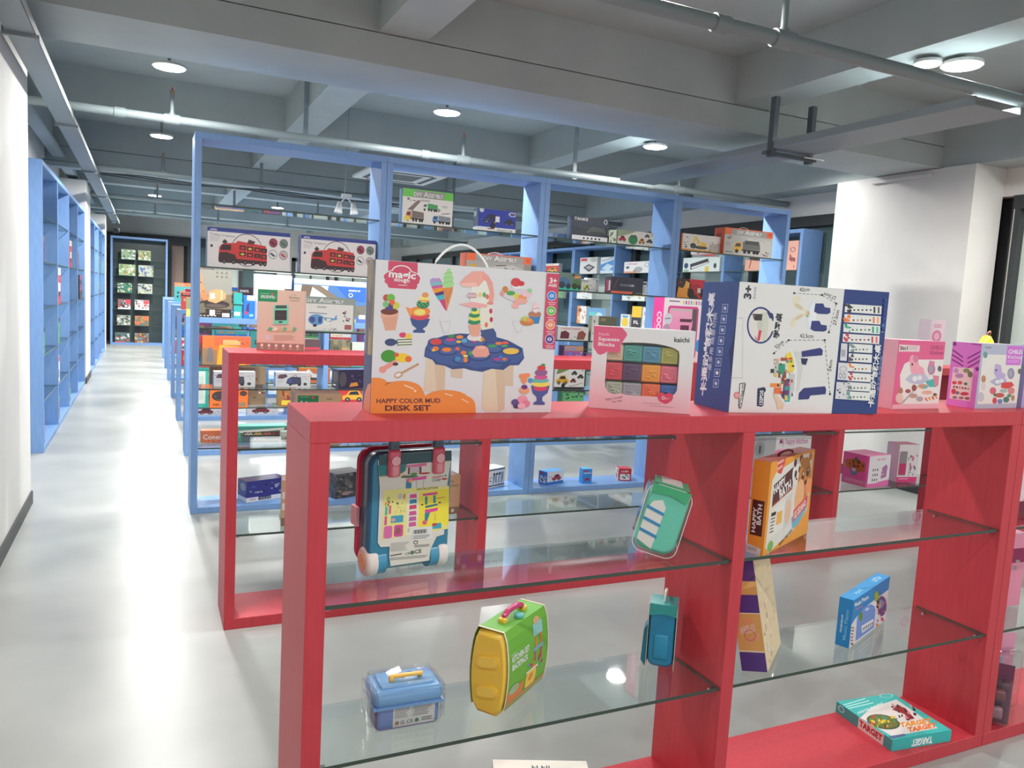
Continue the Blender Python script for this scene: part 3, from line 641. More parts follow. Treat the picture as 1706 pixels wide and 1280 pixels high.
carton('white jeep carton with a yellow off-road car between the two big front cartons',3.05,yb,z1,.285,.1,.17,0,(226,226,222),
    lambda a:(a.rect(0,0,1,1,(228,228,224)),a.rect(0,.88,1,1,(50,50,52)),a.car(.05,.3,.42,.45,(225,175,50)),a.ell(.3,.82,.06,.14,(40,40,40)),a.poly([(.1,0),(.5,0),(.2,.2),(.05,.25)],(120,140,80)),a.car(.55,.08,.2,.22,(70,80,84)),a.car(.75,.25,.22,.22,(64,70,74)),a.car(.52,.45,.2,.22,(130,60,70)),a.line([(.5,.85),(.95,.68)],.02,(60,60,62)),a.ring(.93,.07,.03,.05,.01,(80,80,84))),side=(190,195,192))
# bottom board, small ones
def a_smallblue(a): a.rect(0,0,1,1,(226,226,230)); a.rect(0,.8,1,1,(56,120,205)); a.car(.3,.25,.55,.5,(190,60,66)); a.bits(.1,.3,.3,.6,4,[(120,120,130)],2,.2)
carton('blue and white toy car carton aslant, leftmost of three small ones on the bottom board',3.062,5.668,ZB,.2,.1,.108,18,(70,140,215),a_smallblue,left=lambda a:(a.rect(0,0,1,1,(64,120,205)),a.rect(.15,.35,.85,.9,(215,222,230)),a.rect(.1,.08,.5,.22,(200,60,70)),a.bits(.2,.4,.8,.8,5,[(90,100,120)],3,.15)),topc=(84,160,225))
carton('small upright blue toy carton, middle of three small ones on the bottom board',3.40,5.66,ZB,.088,.07,.125,-6,(60,150,225),lambda a:(a.rect(0,0,1,1,(60,140,215)),a.rect(.1,.1,.5,.2,(200,60,70)),a.rect(.1,.25,.9,.32,(190,215,240)),a.car(.2,.6,.6,.25,(170,50,60))),topc=(96,190,240))
carton('small red toy carton with white label, right of three small ones on the bottom board',3.785,5.69,ZB,.115,.11,.108,-18,(196,54,70),lambda a:(a.rect(0,0,1,1,(192,48,66)),a.rect(.12,.45,.88,.92,(224,224,222)),a.text((.2,.3),(.8,.3),.14,'~~~~~',WHT),a.bits(.2,.5,.8,.85,5,[(100,100,105)],3,.12)),left=lambda a:(a.rect(0,0,1,1,(205,190,190)),a.bits(.1,.2,.9,.9,6,[(150,60,70)],3,.15)),topc=(205,80,92))
carton('black and white patterned carton on the bottom board beside the red upright post',2.44,5.63,ZB,.29,.13,.155,24,(220,222,222),lambda a:(a.rect(0,0,1,1,(224,226,226)),a.rect(0,.04,1,.1,(50,54,66)),a.rect(0,.88,1,.94,(50,54,66)),a.text((.5,.8),(.95,.8),.55,'~~~~',(52,54,74)),a.bits(.02,.2,.5,.8,10,[(52,54,74)],2,.06)),topc=(205,210,210))
# ------------------------------------------------ bay 4
carton('white and orange carton with yellow digger on top glass of rightmost tall blue unit',4.235,yb+.02,z4,.43,.1,.148,0,(224,216,208),
    lambda a:(a.rect(0,0,1,1,(226,222,216)),a.rect(0,.88,1,1,(236,160,66)),a.rect(0,0,.03,1,(226,130,56)),a.digger(.28,.1,.4,.75,(235,195,70)),a.poly([(.22,.6),(.3,.5),(.38,.6),(.34,.85),(.24,.8)],(70,70,62)),a.bits(.06,.15,.16,.85,8,[(70,72,76),(110,100,90)],3,.25),a.poly([(.68,.9),(.72,.5),(1,.4),(1,.95)],(188,180,176)),a.bits(.7,.3,.98,.85,8,[(120,110,110),(205,170,160)],7,.1),a.bits(.6,.88,.8,.98,5,[(60,60,60)],1,.08)),left=lambda a:a.rect(0,0,1,1,(190,110,70)))
def d_crane(a):
    a.poly([(.3,.75),(.5,.3),(.98,.35),(.98,.98),(.2,.98)],(205,203,198)); a.truck(.2,.42,.55,.5,(228,180,60),(110,112,110)); a.rect(.42,.42,.72,.56,(76,80,80)); a.bits(.75,.78,.95,.95,9,[(150,110,90),(90,90,90)],3,.1); a.bits(.05,.3,.14,.42,5,[(120,100,100)],3,.25); a.ring(.08,.6,.035,.07,.01,(130,130,130)); a.line([(.5,.3),(.85,.4)],.015,(160,160,160)); a.lines(.03,.88,.18,.94,1,(90,90,90))
o=carton('orange and grey assembly kit carton with yellow truck in the rightmost tall blue unit',4.672,yb-.02,z4,.56,.14,.235,0,(185,185,180),orange_kit(d_crane),left=lambda a:(a.rect(0,0,1,1,(226,104,66)),a.rect(.2,.2,.7,.35,(190,80,50))),topc=(238,112,66))
cord(o,.2,.34,.07,.235,.022,.003,(200,190,180))
carton('red carton with orange blasts and black monster truck left of the big blue carton',4.212,yb,z3,.30,.1,.165,0,(190,50,60),
    lambda a:(a.rect(0,0,1,1,(60,44,40)),a.poly([(.4,0),(1,0),(1,1),(.8,1)],(205,44,66)),a.poly([(0,1),(.05,.45),(.2,.5),(.3,.25),(.4,.6),(.5,1)],(226,150,60)),a.poly([(.25,.5),(.3,.1),(.45,.2),(.42,.5)],(235,170,80)),a.poly([(.4,.75),(.5,.3),(.75,.25),(.92,.5),(.85,.85)],(170,40,50)),a.ell(.5,.75,.12,.26,(38,34,36)),a.ell(.9,.7,.07,.24,(38,34,36)),a.rect(.74,.45,.86,.7,(215,200,195)),a.bits(.05,.1,.4,.5,8,[(200,120,50),(90,50,40)],5,.05)),side=(150,60,60))

# ------------------------------------------------ second (low blue) row: on top of it and on its shelves
zt2=1.2655; y2=7.55
def a_exc(a):
    a.rect(0,0,1,1,(146,144,134)); a.poly([(0,.55),(1,.5),(1,.85),(0,.85)],(126,112,92)); a.rect(0,.82,1,1,(56,46,42))
    a.poly([(.06,0),(.2,0),(.36,.62),(.24,.64),(.16,.3)],(208,140,96)); a.poly([(.22,.66),(.2,.5),(.32,.4),(.42,.64)],(196,128,86))
    a.ell(.55,.72,.4,.09,(60,52,52)); a.ell(.6,.75,.26,.04,(96,84,80)); a.poly([(.4,.66),(.42,.46),(.6,.4),(.76,.42),(.86,.5),(.84,.6),(.6,.7)],(214,156,108)); a.poly([(.45,.62),(.45,.5),(.56,.48),(.58,.6)],(200,196,186)); a.poly([(.72,.42),(.76,.42),(.76,.6),(.72,.62)],(232,190,140))
    for i in range(3):
        for j in range(2): a.ell(.62+.12*i,.06+.08*j,.03,.02,(104,104,98))
    a.bits(.05,.25,.3,.7,8,[(120,118,106),(104,96,84)],3,.08); a.poly([(0,.75),(.3,.7),(.35,.9),(0,.95)],(110,104,84))
    a.rect(.44,.84,.58,.96,(210,205,200)); a.rect(.76,.9,.95,.98,(225,225,228)); a.text((.79,.96),(.92,.96),.03,'R/C',BLK); a.lines(.6,.85,.74,.95,2,(120,100,90)); [a.rect(.02+.09*i,.955,.07+.09*i,.975,(200,190,180)) for i in range(7)]
carton('large grey carton with orange excavator picture on low blue row beside the tall blue post',.38,y2+.02,zt2,.335,.14,.43,0,(140,138,128),a_exc,side=(110,104,96))
carton('tall blank white carton on the low blue row above the tan oven carton',.93,y2+.1,zt2,.33,.16,.42,0,(228,228,224),lambda a:(a.rect(0,0,1,1,(230,230,226)),a.lines(.2,.1,.5,.14,1,(205,205,200)),a.rect(.8,.3,1,.5,(70,56,50)),a.bits(.82,.32,.98,.48,5,[(190,130,70)],2,.1)))
carton('wide carton with blue sky and excavator arm picture above the helicopter kit',1.275,y2+.06,zt2,.72,.16,.40,0,(70,120,180),
    lambda a:(a.rect(0,0,1,1,(80,120,170)),a.rect(0,0,1,.12,(232,232,228)),a.poly([(0,.14),(.45,.14),(.4,.6),(0,.6)],(190,205,215)),a.poly([(.06,.6),(.1,.14),(.24,.14),(.18,.6)],(112,96,80)),a.poly([(.2,.14),(.34,.14),(.62,.45),(.58,.56)],(126,110,92)),a.poly([(.55,.14),(1,.14),(1,.5),(.72,.45)],(56,104,186)),a.text((.72,.24),(.88,.24),.04,'~~~~~~~~~',WHT),a.ring(.75,.33,.03,.05,.01,WHT),a.rect(.66,.58,1,.86,(116,112,100)),a.bits(.66,.56,1,.86,14,[(96,92,84),(140,132,116),(80,78,76)],5,.04),a.rect(.66,.86,1,1,(86,110,170)),a.rect(.87,.8,.97,.9,(224,226,226)),a.ell(.8,.95,.03,.06,(228,226,70)),a.rect(0,.6,.66,1,(104,112,120))))
for i,(lb,x,y,w,h,c,fn,zz) in enumerate((
  ('small teal carton between the excavator carton and the black plane carton',.735,.06,.075,.235,(44,150,150),lambda a:(a.rect(0,0,1,1,(60,170,165)),a.rect(0,.45,1,.5,(30,70,80)),a.rect(.1,.75,.8,.9,(225,225,222))),0),
  ('blue toy carton standing left of the tan oven carton, behind it',.822,.05,.1,.215,(40,120,215),lambda a:(a.rect(0,0,1,1,(44,120,220)),a.rect(.3,-.0,1,.22,(225,232,240)),a.poly([(.2,.7),(.3,.4),(.5,.3),(.5,.7)],(80,60,110)),a.ell(.25,.75,.15,.08,(190,70,90)),a.ell(.7,.85,.2,.06,(150,190,240))),0))):
    carton(lb,x,y2+y,zt2+zz,w,.08,h,0,c,fn)
carton('black carton with red plane picture, seen left of the tall blank white carton',.98,9.60,zt2,.29,.1,.29,0,(66,52,58),lambda a:(a.rect(0,0,1,1,(64,50,56)),a.text((.05,.2),(.4,.2),.09,'~~~~~~~~',WHT),a.text((.05,.42),(.28,.42),.1,'~~~~',(225,190,190)),a.poly([(.25,.75),(.55,.45),(.75,.3),(.95,.35),(.6,.6)],(210,100,90)),a.bits(.4,.4,.9,.8,8,[(200,190,190),(180,70,70)],2,.08),a.text((.05,.7),(.3,.7),.1,'~~~',WHT)))
carton('red toy carton with black roof stripe, seen left of the tall blue post',.37,9.58,zt2,.22,.12,.19,0,(210,74,62),lambda a:(a.rect(0,0,1,1,(216,80,66)),a.rect(0,0,1,.2,(60,48,50)),a.text((.1,.5),(.95,.5),.16,'~~~~~~~',(240,200,185)),a.rect(.3,.55,1,.85,(120,96,84)),a.rect(.05,.03,.4,.13,(230,110,100))),side=(180,60,60))
carton('narrow olive and yellow carton partly behind the tall blue post by the aisle',.333,7.57,zt2,.042,.1,.17,0,(150,150,96),lambda a:(a.rect(0,0,1,1,(140,138,104)),a.rect(0,.6,1,1,(190,190,110))))
def gen(kind):
    def f(a):
        g=random.Random(kind); pal=[(200,60,60),(60,110,190),(230,170,60),(90,160,100),(60,60,70),(225,225,222),(150,110,80),(120,70,120),(70,160,160),(210,120,70)]
        c=pal[kind%10]; c2=pal[(kind*3+5)%10]; c3=pal[(kind*7+2)%10]
        a.rect(0,0,1,1,c); a.rect(0,0,1,.2,c2); a.text((.08,.16),(.6,.16),.1,('~~~~','~~~','~~~~~')[kind%3],c3 if c3!=c2 else WHT)
        [lambda:a.car(.15,.35,.7,.45,c3),lambda:a.digger(.2,.25,.6,.6,c3),lambda:a.truck(.1,.35,.8,.45,c3,c2),lambda:a.bits(.1,.3,.9,.9,14,[c2,c3,(40,40,44)],kind,.07)][kind%4]()
        a.bits(.6,.25,.95,.4,4,[WHT,c3],kind+1,.05)
    return f
low=[ # label,x,dy,z,w,h,kind/art,base
 ('big orange and yellow digger carton on the low blue row, seen through the tall shelf',.47,.02,SH_L[1],.42,.262,lambda a:(a.rect(0,0,1,1,(222,116,60)),a.rect(.25,0,1,.35,(214,100,66)),a.poly([(0,.4),(.3,.5),(.3,1),(0,1)],(150,120,90)),a.poly([(.3,1),(.35,.3),(.75,.35),(.9,1)],(232,170,52)),a.rect(.42,.12,.78,.3,(214,170,110)),a.digger(.4,.4,.45,.5,(120,90,110)),a.poly([(.08,.9),(.12,.4),(.2,.4),(.24,.9)],(120,110,110)),a.bits(.75,.05,1,.35,7,[(180,110,60),(140,90,70)],4,.1)),(222,116,60)),
 ('dark red carton peeping out left of the big orange digger carton',.385,.03,SH_L[1],.082,.26,lambda a:(a.rect(0,0,1,1,(120,70,70)),a.rect(0,0,1,.25,(176,50,66)),a.rect(0,.65,1,1,(60,120,150)),a.bits(.1,.3,.9,.9,7,[(90,110,90),(60,60,60),(120,180,190)],5,.2)),(140,50,60)),
 ('red photo carton with silver sports cars right of the tan oven carton',1.27,.02,SH_L[1],.255,.26,lambda a:(a.rect(0,0,1,1,(90,70,74)),a.rect(0,.3,1,.38,(196,60,76)),a.rect(.5,.3,.56,1,(196,60,76)),a.ell(.22,.55,.2,.16,(176,176,182)),a.rect(.05,.7,.48,.95,(80,88,86)),a.ell(.72,.6,.17,.16,(120,100,84)),a.ell(.75,.9,.15,.1,(200,70,90)),a.rect(0,0,.3,.3,(200,50,60))),(110,60,64)),
 ('olive and tan military carton on the low blue row seen over the red board',1.62,.03,SH_L[1],.2,.26,lambda a:(a.rect(0,0,1,1,(110,104,84)),a.rect(.6,.25,1,.55,(176,146,100)),a.bits(0,0,1,.6,12,[(84,84,66),(134,126,100)],3,.1),a.rect(.35,.6,1,1,(150,110,76)),a.rect(.6,.62,1,.95,(226,224,220))),(110,104,84)),
 ('pale green carton with smiling face print right of the olive military carton',1.84,.03,SH_L[1],.17,.24,lambda a:(a.rect(0,0,1,1,(196,206,190)),a.ell(.35,.4,.08,.08,(50,50,50)),a.ell(.65,.4,.08,.08,(50,50,50)),a.line([(.35,.6),(.6,.65)],.05,(80,90,80)),a.rect(0,.8,1,1,(60,170,160))),(196,206,190)),
 ('teal framed window carton with pale sheet at the left end of the low blue row',.38,.03,SH_L[0]+.0,.15,.36,lambda a:(a.rect(0,0,1,1,(60,170,160)),a.rect(0,.08,.82,.9,(206,214,206)),a.rect(.1,.2,.7,.8,(190,204,196))),(60,170,160)),
 ('brown carton with small black toy pictures behind the white case cartons',.55,.17,SH_L[0],.5,.365,lambda a:(a.rect(0,0,1,1,(150,126,100)),a.bits(.5,.1,1,.8,12,[(60,50,46),(225,220,210),(120,60,60)],6,.06),a.rect(.2,.02,.8,.1,(112,100,86))),(150,126,100)),
 ('orange carton with black engine picture on the low blue row behind the second red post',.54,-.0,SH_L[0],.33,.165,lambda a:(a.rect(0,0,1,1,(236,116,52)),a.ell(.25,.35,.2,.28,(70,58,56)),a.bits(.05,.1,.45,.6,8,[(110,100,96),(50,44,44)],3,.08),a.ell(.88,.2,.1,.15,(80,60,50)),a.text((.08,.9),(.5,.9),.14,'~~~~~~',(60,44,40)),a.rect(.52,.7,.62,.95,(230,220,210)),a.rect(.75,.7,.95,.95,(150,120,90))),(236,116,52)),
 ('clear lid box with dark red car on bottom board of second low blue row, left',.55,2.04,.05,.27,.10,lambda a:(a.rect(0,0,1,1,(190,190,194)),a.car(.05,.1,.6,.75,(120,44,56)),a.bits(.65,.5,.95,.9,4,[(80,80,90)],3,.1)),(186,188,192)),
 ('clear lid box with dark red car on bottom board of second low blue row, right',1.10,2.04,.05,.36,.11,lambda a:(a.rect(0,0,1,1,(196,196,200)),a.car(.16,.05,.55,.75,(130,40,52)),a.bits(.75,.3,.97,.8,5,[(80,80,90),(150,50,60)],3,.1)),(190,192,196)),
 ('brown and yellow toy carton right of the white case cartons on the low row',1.15,.05,SH_L[0],.17,.3,lambda a:(a.rect(0,0,1,1,(150,110,66)),a.ell(.8,.18,.3,.15,(60,140,205)),a.bits(.1,.3,.9,.8,8,[(130,60,56),(190,120,60)],3,.12),a.rect(.2,.8,1,.95,(228,190,60))),(150,110,66)),
]
for lb,x,dy,z,w,h,fn,c in low:
    carton(lb,x,y2+dy,(sh(z) if z>.1 else 0.0505),w,.11,h,0,c,fn)
# further cartons along the low rows (as the photo shows them between posts and boards)
kinds=('red','blue','yellow','green','black','white','brown','violet','teal','orange')
ordn=('first','second','third','fourth','fifth','sixth')
cnt=0
seenl={}
for ri,yy in enumerate((7.55,9.54,11.53,13.59)):
    g=random.Random(ri+11)
    for bay in range(4):
        bx=.376+bay*1.2525
        for si,z in enumerate((SH_L[0],SH_L[1],1.2655)):
            x=bx+.04+g.random()*.1
            if ri==0 and (bay==0 or (bay==1 and si==1)) : continue
            if ri>=2 and bay>=2 and si<2: continue
            if ri==0 and bay==1 and si==2: x=2.2
            while x<bx+.95:
                w=.2+.22*g.random(); h=(.16+.15*g.random()); k=cnt*7+ri
                if x+w>bx+1.1: break
                if si==2 and (g.random()<.35 or (ri==1 and bay==0)): x+=w+.1; cnt+=1; continue
                kk=k%10
                place={0:'lower glass',1:'upper glass',2:'top board'}[si]
                lb='%s toy carton, %s, %s low blue row, %s bay from left'%(kinds[(k*1)%10] if 0 else ('red','blue','yellow','green','dark grey','white','brown','violet','teal','orange')[kk],place,ordn[ri],('first','second','third','fourth')[bay])
                if lb in seenl:
                    seenl[lb]+=1
                    lb=lb.replace(' toy carton',{2:' second toy carton',3:' third toy carton',4:' fourth toy carton'}[seenl[lb]])
                else: seenl[lb]=1
                pal=[(200,60,60),(60,110,190),(230,170,60),(90,160,100),(60,60,70),(225,225,222),(150,110,80),(120,70,120),(70,160,160),(210,120,70)]
                carton(lb,x,yy+.03+.06*g.random(),(sh(z) if si<2 else z),w,.1+.05*g.random(),h,0,pal[kk],gen(k))
                x+=w+.03+.14*g.random(); cnt+=1
# ------------------------------------------------ right wall shelving, facing the rows
def rw(lb,yc,z,w,h,base,fn,d=.08,x=6.60):   # yc = far end of the carton along the wall
    carton(lb,x,yc,z,w,d,h,-90,base,fn)
rw('white keyboard carton on the wall shelving seen under the yellow digger carton',8.72,z4,.75,.19,(220,228,222),lambda a:(a.rect(0,0,1,1,(222,232,226)),a.poly([(.2,.45),(.68,.1),(.72,.4),(.22,.85)],(60,62,66)),a.poly([(.24,.65),(.69,.32),(.7,.4),(.25,.78)],(225,225,222)),a.ell(.09,.55,.06,.2,(40,70,110)),a.ell(.88,.6,.04,.18,(60,70,66)),a.rect(.62,.65,.72,1,(226,200,80)),a.ell(.1,.9,.08,.1,(150,190,160))))
rw('peach carton with thin handles lying on the wall shelving behind the last post',7.50,z4,.36,.15,(226,170,146),lambda a:(a.rect(0,0,1,1,(228,172,148)),a.line([(.2,.8),(.28,.15)],.05,(150,80,70)),a.line([(.75,.95),(.8,.3)],.06,(130,70,60)),a.line([(.85,.3),(.95,.7)],.04,(140,80,70))))
rw('tall peach carton with brown scroll print beside the end panel near the column',6.86,z4,.2,.33,(228,170,150),lambda a:(a.rect(0,0,1,1,(230,172,152)),a.ring(.6,.3,.2,.08,.05,(130,70,70)),a.ell(.6,.62,.25,.06,(140,80,76)),a.bits(.3,.5,.8,.9,5,[(150,80,76)],2,.15)))
rw('white carton with red label and black frame picture on the wall shelving',11.52,z4,.55,.27,(222,220,216),lambda a:(a.rect(0,0,1,1,(224,224,220)),a.rect(.06,.05,.42,.22,(206,70,84)),a.poly([(.2,.6),(.52,.4),(.9,.6),(.55,.88)],(70,68,72)),a.poly([(.32,.6),(.53,.5),(.76,.6),(.55,.75)],(170,168,166)),a.ell(.8,.15,.2,.15,(190,190,180))))
rw('white and blue building set carton beside the narrow stile of the wall shelving',10.86,z4,.4,.26,(90,150,215),lambda a:(a.rect(0,0,1,1,(70,150,215)),a.poly([(0,0),(1,0),(1,.15),(0,.45)],(226,232,236)),a.text((.1,.3),(.9,.12),.12,'~~~~~~~',(90,110,150)),a.poly([(.1,.7),(.5,.4),(.95,.55),(.6,.85)],(200,220,230)),a.rect(0,.8,1,1,(205,225,235))))
rw('low white carton with pink print and grey figure on the wall shelving',10.17,z4,.7,.17,(226,224,222),lambda a:(a.rect(0,0,1,1,(228,228,226)),a.text((.06,.28),(.5,.28),.14,'~~~~~~~~~',(190,110,110)),a.ell(.14,.5,.07,.12,(80,90,90)),a.ell(.55,.7,.16,.25,(160,168,170)),a.poly([(.3,.95),(.4,.7),(.5,.95)],(90,150,100)),a.rect(0,.85,.5,1,(228,150,120)),a.ring(.85,.3,.08,.2,.02,(140,150,150))))
k=0
for (yc,z,w,h,nm_) in ((11.6,z3,.5,.13,'white low carton on the fourth glass of the wall shelving by the monster trucks'),(10.2,z3,.6,.2,'grey white carton on the fourth glass of the wall shelving behind the black carton'),(11.55,z2,.3,.29,'orange and white cup carton on the wall shelving above the olive carton'),(11.2,z2,.55,.27,'turquoise carry toy carton with hoop on the wall shelving'),(10.2,z2,.25,.2,'yellow tub carton on the wall shelving left of the white machine carton'),(9.9,z2,.25,.33,'yellow and black carton on the wall shelving, upright'),(9.62,z2,.45,.32,'white machine carton on the wall shelving left of the pink cooker carton'),(8.6,z3,.5,.2,'pale carton on the fourth glass of the wall shelving over the red monster truck'),(7.4,z3,.3,.2,'blue carton on the fourth glass of the nearest wall shelving bay'),(12.8,z4,.5,.2,'red toy carton on the wall shelving in the bay behind the tall blue post'),(12.6,z3,.5,.22,'green toy carton on the wall shelving two bays past the keyboard')):
    arts=(lambda a:(a.rect(0,0,1,1,(226,230,226)),a.lines(.1,.1,.5,.3,2,(140,150,150)),a.bits(.3,.4,.95,.9,10,[(150,160,160),(200,210,208)],3,.1)),
          lambda a:(a.rect(0,0,1,1,(222,228,224)),a.rect(0,0,1,.18,(200,214,208)),a.bits(.1,.3,.95,.9,14,[(160,176,172),(120,140,138),(206,212,210)],4,.1)),
          lambda a:(a.rect(0,0,1,1,(228,226,222)),a.rect(0,0,.35,1,(232,150,90)),a.ell(.3,.25,.2,.12,(150,90,60)),a.ell(.3,.7,.2,.12,(230,200,170)),a.bits(.5,.3,.95,.8,5,[(170,140,120)],3,.15)),
          lambda a:(a.rect(0,0,1,1,(110,160,205)),a.rect(.1,.25,.45,.95,(100,196,190)),a.ell(.65,.5,.2,.25,(190,220,225)),a.bits(.5,.5,.95,.95,8,[(70,90,120),(225,230,232)],3,.1)),
          lambda a:(a.rect(0,0,1,1,(210,214,210)),a.ell(.5,.6,.35,.35,(226,190,60)),a.rect(.2,.1,.8,.25,(90,150,200))),
          lambda a:(a.rect(0,0,1,1,(56,52,56)),a.rect(0,0,1,.5,(228,190,50)),a.text((.2,.8),(.8,.8),.15,'~~',WHT)),
          lambda a:(a.rect(0,0,1,1,(214,220,216)),a.text((.08,.35),(.45,.35),.14,'~~~~',(110,120,110)),a.ring(.72,.45,.17,.35,.03,(60,70,100)),a.lines(.08,.6,.4,.85,3,(160,166,164))))
    rw(nm_,yc,z,w,h,(215,218,214),arts[k] if k<7 else gen([0,0,0,0,0,0,0,5,1,0,3][k]+20*(k-6)-(0 if k<7 else (20*(k-6))%10)),.07,6.62+.0*(k%2)); k+=1
# ------------------------------------------------ far cabinet
gx=[(190,390,195,350),(425,605,215,355),(155,390,350,515),(430,640,385,535),(140,345,560,685),(425,635,550,690),(145,330,740,860),(378,590,740,875),(135,325,905,1030),(378,585,915,1045),(105,320,1075,1205),(378,585,1085,1205)]
cols=[('forest and blue car photo',(150,172,140),[(70,90,140),(90,120,80),(220,225,215)]),('forest and orange truck photo',(150,168,120),[(200,110,80),(100,130,80),(225,225,215)]),('green park photo',(150,174,130),[(110,140,90),(190,120,90),(210,225,200)]),('grey tower and blue car photo',(176,184,170),[(70,100,170),(90,120,80),(150,140,140)]),('dark green carton with racing car',(50,120,96),[(190,190,180),(210,170,120),(60,90,90)]),('grey carton with rocket tower',(170,176,170),[(205,200,150),(50,60,80),(120,130,120)]),('red and brown truck photo',(130,100,100),[(206,70,84),(60,60,66),(215,215,212)]),('white carton with black racer and red badge',(196,192,190),[(206,80,90),(46,46,50),(225,225,222)]),('grey carton with tyre picture',(150,158,144),[(90,96,92),(205,208,200),(60,60,70)]),('brown carton with orange blast',(130,110,80),[(226,110,70),(70,120,130),(160,140,90)]),('dark teal carton with red strip',(90,112,108),[(206,84,74),(60,80,80),(200,205,200)]),('red and green carton with dome',(140,90,76),[(70,150,170),(190,170,80),(60,80,60)])]
cabx=[(0.03,.34),(.40,.68),(-.02,.34),(.41,.74),(-.05,.27),(.40,.72),(-.04,.24),(.33,.65),(-.06,.24),(.33,.65),(-.1,.23),(.33,.65)]
cz=[2.0755,2.0755,1.6855,1.6855,1.2655,1.2655,.8655,.8655,.4755,.4755,.0505,.0505]
for i,(nm_,c,cs) in enumerate(cols):
    xa,xb=cabx[i]; hh=.24 if i not in(2,3) else .27
    xa=xa*1.0-.76+.2; xb=xb-.76+.2
    tc=lambda a,c=c,cs=cs,i=i:(a.rect(0,0,1,1,c),a.bits(.02,.05,.98,.95,26,cs,i,.09),a.rect(0,.86,1,1,cs[2]) if i in(6,7) else None,a.rect(.6,.02,.98,.4,cs[0]) if i in (6,7,9) else None,a.rect(0,.88,.7,1,cs[0]) if i==10 else None)
    carton('%s, end cabinet, %s column, %s shelf from top'%(nm_,'left' if i%2==0 else 'right',('first','second','third','fourth','fifth','sixth')[i//2]),xa,21.36,cz[i],xb-xa,.1,hh,0,c,tc,group=None)
# ------------------------------------------------ left wall shelving (seen edge on down the aisle)
def lw(lb,yc,z,w,h,base,fn,d=.1,x=-.82):
    carton(lb,x,yc,z,w,d,h,90,base,fn)
LWI=[('red and white plane carton at near end of the left wall shelving',7.98,z3,.22,.23,(205,60,66),7),('pink carton standing in the second bay of the left wall shelving',9.28,z3,.12,.33,(222,150,150),0),
('white narrow carton in the third bay of the left wall shelving',10.6,z3,.12,.33,(226,226,222),5),('red carton with four round windows in the third bay of left wall shelving',10.80,z3,.3,.32,(200,60,66),10),('dark carton in the fourth bay of the left wall shelving',12.1,z3,.15,.24,(60,66,90),4),
('red ended carton with pale blue middle in the second bay of left wall shelving',9.3,z2,.4,.38,(200,70,70),30),('black edged carton in the last bay before the white column',12.4,z2,.45,.33,(70,74,72),14),
('green and white carton low in the first bay of the left wall shelving',7.98,z1,.22,.24,(120,150,100),13),('olive toy carton in the second bay, second glass of the left wall shelving',9.3,z1,.3,.27,(130,130,100),23),
('white and black figure carton low in the second bay of left wall shelving',9.3,z0,.25,.27,(210,212,205),25),('pink toy carton on the bottom board in the first bay of left wall shelving',7.99,ZB,.15,.3,(190,110,140),17),('brown carton on the bottom board in the second bay of left wall shelving',9.3,ZB,.22,.25,(140,110,90),16),('grey green carton on the bottom board in third bay of left wall shelving',10.6,ZB,.3,.22,(130,140,130),33),('violet slim carton on the bottom board in fourth bay of left wall shelving',11.95,ZB,.12,.38,(110,80,120),17),
('red tall carton in first bay beyond the white column',14.45,z3,.3,.34,(214,80,76),20),('pale carton in first bay beyond the white column, under the red one',14.4,z2,.2,.25,(220,222,216),35),('olive carton in third bay beyond the white column',17.05,z3,.4,.32,(130,140,100),26),('green photo carton in last bay beyond the white column',18.4,z3,.5,.32,(120,140,110),43),('sky blue carton in last bay beyond the white column',18.5,z1,.3,.3,(70,160,220),1),('grey photo carton in third bay beyond the white column, third glass',17.1,z2,.5,.24,(120,130,125),46),('pink carton in first bay beyond the column, second glass',14.4,z1,.2,.36,(206,130,150),7),('black and white penguin coloured carton on bottom board beyond the column',15.75,ZB,.3,.3,(60,60,66),44),('multicoloured carton on bottom board of the last bay beyond the column',17.1,ZB,.5,.28,(110,100,110),37)]
for lb,yc,z,w,h,c,k in LWI: lw(lb,yc,z,w,h,c,gen(k))
# ================================================================ THE NEAR THINGS
ZT=1.2655; S1=sh(SH_L[1]); S0=sh(SH_L[0]); SB=0.0505
PK=(205,84,112); CREAM=(226,214,196)
